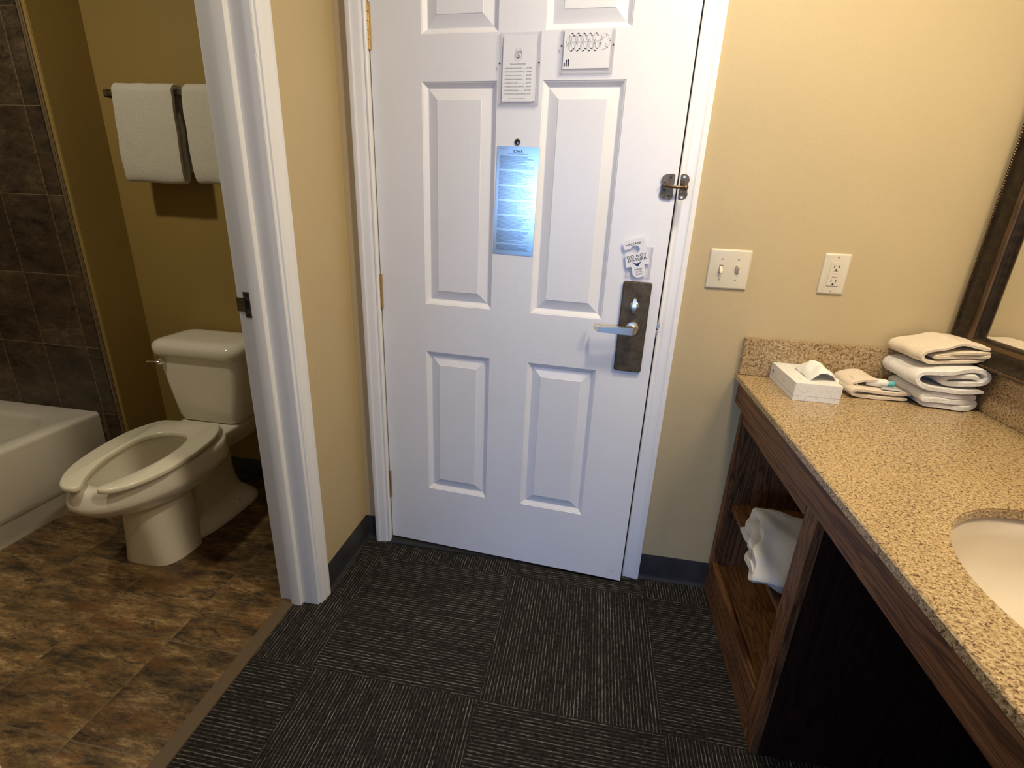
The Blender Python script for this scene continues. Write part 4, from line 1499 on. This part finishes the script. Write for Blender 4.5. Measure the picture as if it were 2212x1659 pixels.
bm = B()
rings = [egg(-0.330, 0.215, 0.115, 0.000, 0.40, 4.4, 3.0),
         egg(-0.330, 0.212, 0.114, 0.012, 0.40, 4.4, 3.0),
         egg(-0.329, 0.190, 0.109, 0.045, 0.40, 4.0, 2.6),
         egg(-0.329, 0.170, 0.102, 0.110, 0.40, 3.5, 2.2),
         egg(-0.331, 0.165, 0.098, 0.175, 0.40, 3.0, 2.0),
         egg(-0.334, 0.168, 0.095, 0.215, 0.40, 2.7, 2.0),
         egg(-0.342, 0.170, 0.098, 0.232, 0.40, 2.3, 2.0),
         egg(-0.368, 0.180, 0.118, 0.244, 0.43, 2.1, 2.0),
         egg(-0.412, 0.190, 0.142, 0.262, 0.45, 2.0, 2.2),
         egg(-0.452, 0.200, 0.163, 0.285, 0.46, 2.0, 2.3),
         egg(-0.480, 0.205, 0.178, 0.312, 0.46, 2.0, 2.3),
         egg(-0.487, 0.205, 0.181, 0.320, 0.46, 2.0, 2.3),
         egg(-0.491, 0.205, 0.184, 0.328, 0.46, 2.0, 2.3),
         egg(-0.489, 0.205, 0.183, 0.342, 0.46, 2.0, 2.3),
         egg(-0.478, 0.205, 0.178, 0.372, 0.46, 2.0, 2.3),
         egg(-0.470, 0.205, 0.174, 0.384, 0.46, 2.0, 2.3),
         egg(-0.460, 0.203, 0.167, 0.389, 0.46, 2.0, 2.3)]


def pinch(r):
    out = []
    for x, y, z in r:
        # narrow the body behind the front column: trapway waist between foot and rim
        lim = -0.155 if z < 0.24 else (-0.12 if z < 0.30 else -0.06)
        if y > lim:
            t_ = min(1.0, (y - lim) / (0.045 if z < 0.24 else 0.13))
            t_ = t_ * t_ * (3 - 2 * t_)
            x *= 1.0 - (0.50 if z < 0.24 else 0.46 if z < 0.30 else 0.30) * t_
        out.append((x, y, z))
    return out


rings = [pinch(r) for r in rings]
# bowl interior
rings += [egg(-0.428, -0.020, 0.128, 0.389, 0.47), egg(-0.422, -0.026, 0.123, 0.383, 0.47), egg(-0.424, -0.022, 0.126, 0.360, 0.47),
          egg(-0.405, -0.040, 0.116, 0.315, 0.47), egg(-0.360, -0.060, 0.092, 0.265, 0.5), egg(-0.310, -0.085, 0.066, 0.225, 0.5), egg(-0.270, -0.120, 0.045, 0.195, 0.5)]
loft(bm, rings, True, True)
bowl = obj('bowl', bm, 'porcelain', tl, 60)
bm = B()
loft(bm, [egg(-0.325, -0.075, 0.074, 0.2315, 0.5), egg(-0.325, -0.075, 0.074, 0.2325, 0.5)])
obj('water', bm, 'water', bowl)
for s_ in (-1, 1):
    bm = B()
    lathe(bm, [(0.012, 0), (0.012, 0.010), (0.010, 0.017), (0.005, 0.021), (0.001, 0.022)], 'z', (s_ * 0.094, 0.055, 0.028), 16)
    obj('bolt_cap', bm, 'porcelain', bowl, 60)
# foot flange with the bolt lands
bm = B()
loft(bm, [egg(-0.20, 0.215, 0.118, 0.0, 0.72, 3.2, 2.8), egg(-0.20, 0.214, 0.117, 0.014, 0.72, 3.2, 2.8), egg(-0.195, 0.208, 0.109, 0.025, 0.72, 3.2, 2.8), egg(-0.19, 0.195, 0.090, 0.040, 0.72, 3.0, 2.6), egg(-0.18, 0.17, 0.060, 0.065, 0.72, 3.0, 2.6)])
obj('foot', bm, 'porcelain', bowl, 60)
# rear deck under the tank
bm = B()
loft(bm, [[(x, y, z) for x, y in rrect(-hw_, hw_, ya, 0.262, 0.03)] for z, hw_, ya in ((0.290, 0.085, 0.02), (0.340, 0.115, -0.03), (0.372, 0.128, -0.05), (0.384, 0.128, -0.05), (0.3895, 0.123, -0.045))])
obj('deck', bm, 'porcelain', bowl, 50)
# seat: open front horseshoe
half_o = [(0.0345, -0.468), (0.0310, -0.478), (0.0330, -0.489), (0.042, -0.4965), (0.056, -0.4975), (0.078, -0.492), (0.110, -0.467), (0.145, -0.413), (0.168, -0.350), (0.182, -0.270), (0.186, -0.200), (0.183, -0.125), (0.170, -0.058), (0.138, 0.008), (0.1165, 0.029), (0.108, 0.0325), (0.090, 0.033), (0.0, 0.034)]
half_i = [(0.040, -0.455), (0.056, -0.428), (0.078, -0.372), (0.095, -0.310), (0.102, -0.250), (0.100, -0.185), (0.085, -0.125), (0.052, -0.090), (0.0, -0.078)]


def both(h):
    c_ = [tuple(p) for p in catmull(h, 5)]
    return c_ + [(-x, y) for x, y in c_[:-1][::-1]]


outer, inner = both(half_o), both(half_i)
poly = [tuple(p) for p in outer] + [tuple(p) for p in inner[::-1]]


def inset(pl, d):
    out = []
    for i in range(len(pl)):
        a_, b_, c_ = Vector(pl[i - 1]), Vector(pl[i]), Vector(pl[(i + 1) % len(pl)])
        e1, e2 = (b_ - a_), (c_ - b_)
        n_ = (Vector((-e1.y, e1.x)).normalized() + Vector((-e2.y, e2.x)).normalized())
        n_.normalize()
        out.append(b_ + n_ * d)
    return out


bm2 = B()
loft(bm2, [[(p[0], p[1], z) for p in inset(poly, d)] for z, d in ((0.0, 0.004), (0.002, 0.001), (0.005, 0.0), (0.011, 0.0), (0.015, 0.0012), (0.0178, 0.0036), (0.0190, 0.0075))])
seat = obj('seat', bm2, 'seat', tl, 50)
seat.location = (-0.006, 0, 0.3995)
# turn about the middle of the seat: it sits slightly askew on its hinges
an = radians(8.0)
seat.scale = (0.96, 0.975, 1)
piv = Vector((0, -0.2, 0))
R_ = Matrix.Rotation(an, 4, 'Z')
seat.location = Vector((0.001, 0.002, 0.3995)) + piv - (R_ @ Vector((0, -0.2 * 0.975, 0)))
seat.rotation_euler = (0, 0, an)
for px, py in ((0.13, -0.33), (-0.13, -0.33), (0.13, -0.10), (-0.13, -0.10)):
    bm = B()
    box(bm, px - 0.008, px + 0.008, py - 0.014, py + 0.014, -0.0105, 0.001, 0.002)
    obj('bumper', bm, 'seat', seat)
for s_ in (-1, 1):
    obj('hinge', cbox(s_ * 0.072 - 0.014, s_ * 0.072 + 0.014, -0.010, 0.030, -0.010, 0.0175, 0.005, seg=3), 'seat', seat)
# tank and lid
bm = B()
rings = []
for z, hw_, ya, yb_ in ((0.3905, 0.128, 0.095, 0.262), (0.398, 0.140, 0.085, 0.272), (0.42, 0.147, 0.080, 0.275), (0.52, 0.163, 0.075, 0.279), (0.62, 0.178, 0.070, 0.281), (0.676, 0.184, 0.068, 0.281)):
    pts_ = []
    for x, y in rrect(-hw_, hw_, ya, yb_, 0.038, 7):
        bow = 0.014 * (1 - (x / hw_) ** 2) if y < 0.15 else 0
        pts_.append((x, y - bow, z))
    rings.append(pts_)
loft(bm, rings)
tank = obj('tank', bm, 'porcelain', tl, 55)
bm = B()
rings = []
for z, g_ in ((0.6765, -0.006), (0.678, 0.004), (0.684, 0.0095), (0.706, 0.0110), (0.718, 0.0085), (0.728, 0.001), (0.735, -0.012), (0.7385, -0.030), (0.7395, -0.055)):
    hw_, ya, yb_ = 0.188 + g_, 0.062 - g_, 0.285 + min(g_, 0.003)
    pts_ = []
    for x, y in rrect(-hw_, hw_, ya, yb_, max(0.046 + g_ * 0.5, 0.012), 7):
        bow = 0.014 * (1 - (x / hw_) ** 2) if y < 0.15 else 0
        pts_.append((x, y - bow, z))
    rings.append(pts_)
loft(bm, rings)
obj('tank_lid', bm, 'porcelain', tl, 60)
bm = B()
lathe(bm, [(0.0145, 0), (0.015, -0.005), (0.012, -0.013), (0.004, -0.013), (0.001, -0.0135)], 'y', (-0.145, 0.061, 0.652), 18)
tube(bm, [(-0.145, 0.046, 0.652), (-0.155, 0.040, 0.653), (-0.172, 0.036, 0.655), (-0.184, 0.035, 0.656)], [0.0055, 0.0050, 0.0045, 0.0060], 12)
obj('flush_lever', bm, 'chrome', tank, 60)
bm = B()
tube(bm, [(-0.13, 0.285, 0.16), (-0.13, 0.24, 0.16), (-0.125, 0.215, 0.20), (-0.12, 0.20, 0.30), (-0.11, 0.19, 0.392)], 0.005, 10)
lathe(bm, [(0.013, 0), (0.012, -0.004), (0.006, -0.006)], 'y', (-0.13, 0.2985, 0.16), 16)
obj('supply_line', bm, 'chrome', tl, 60)
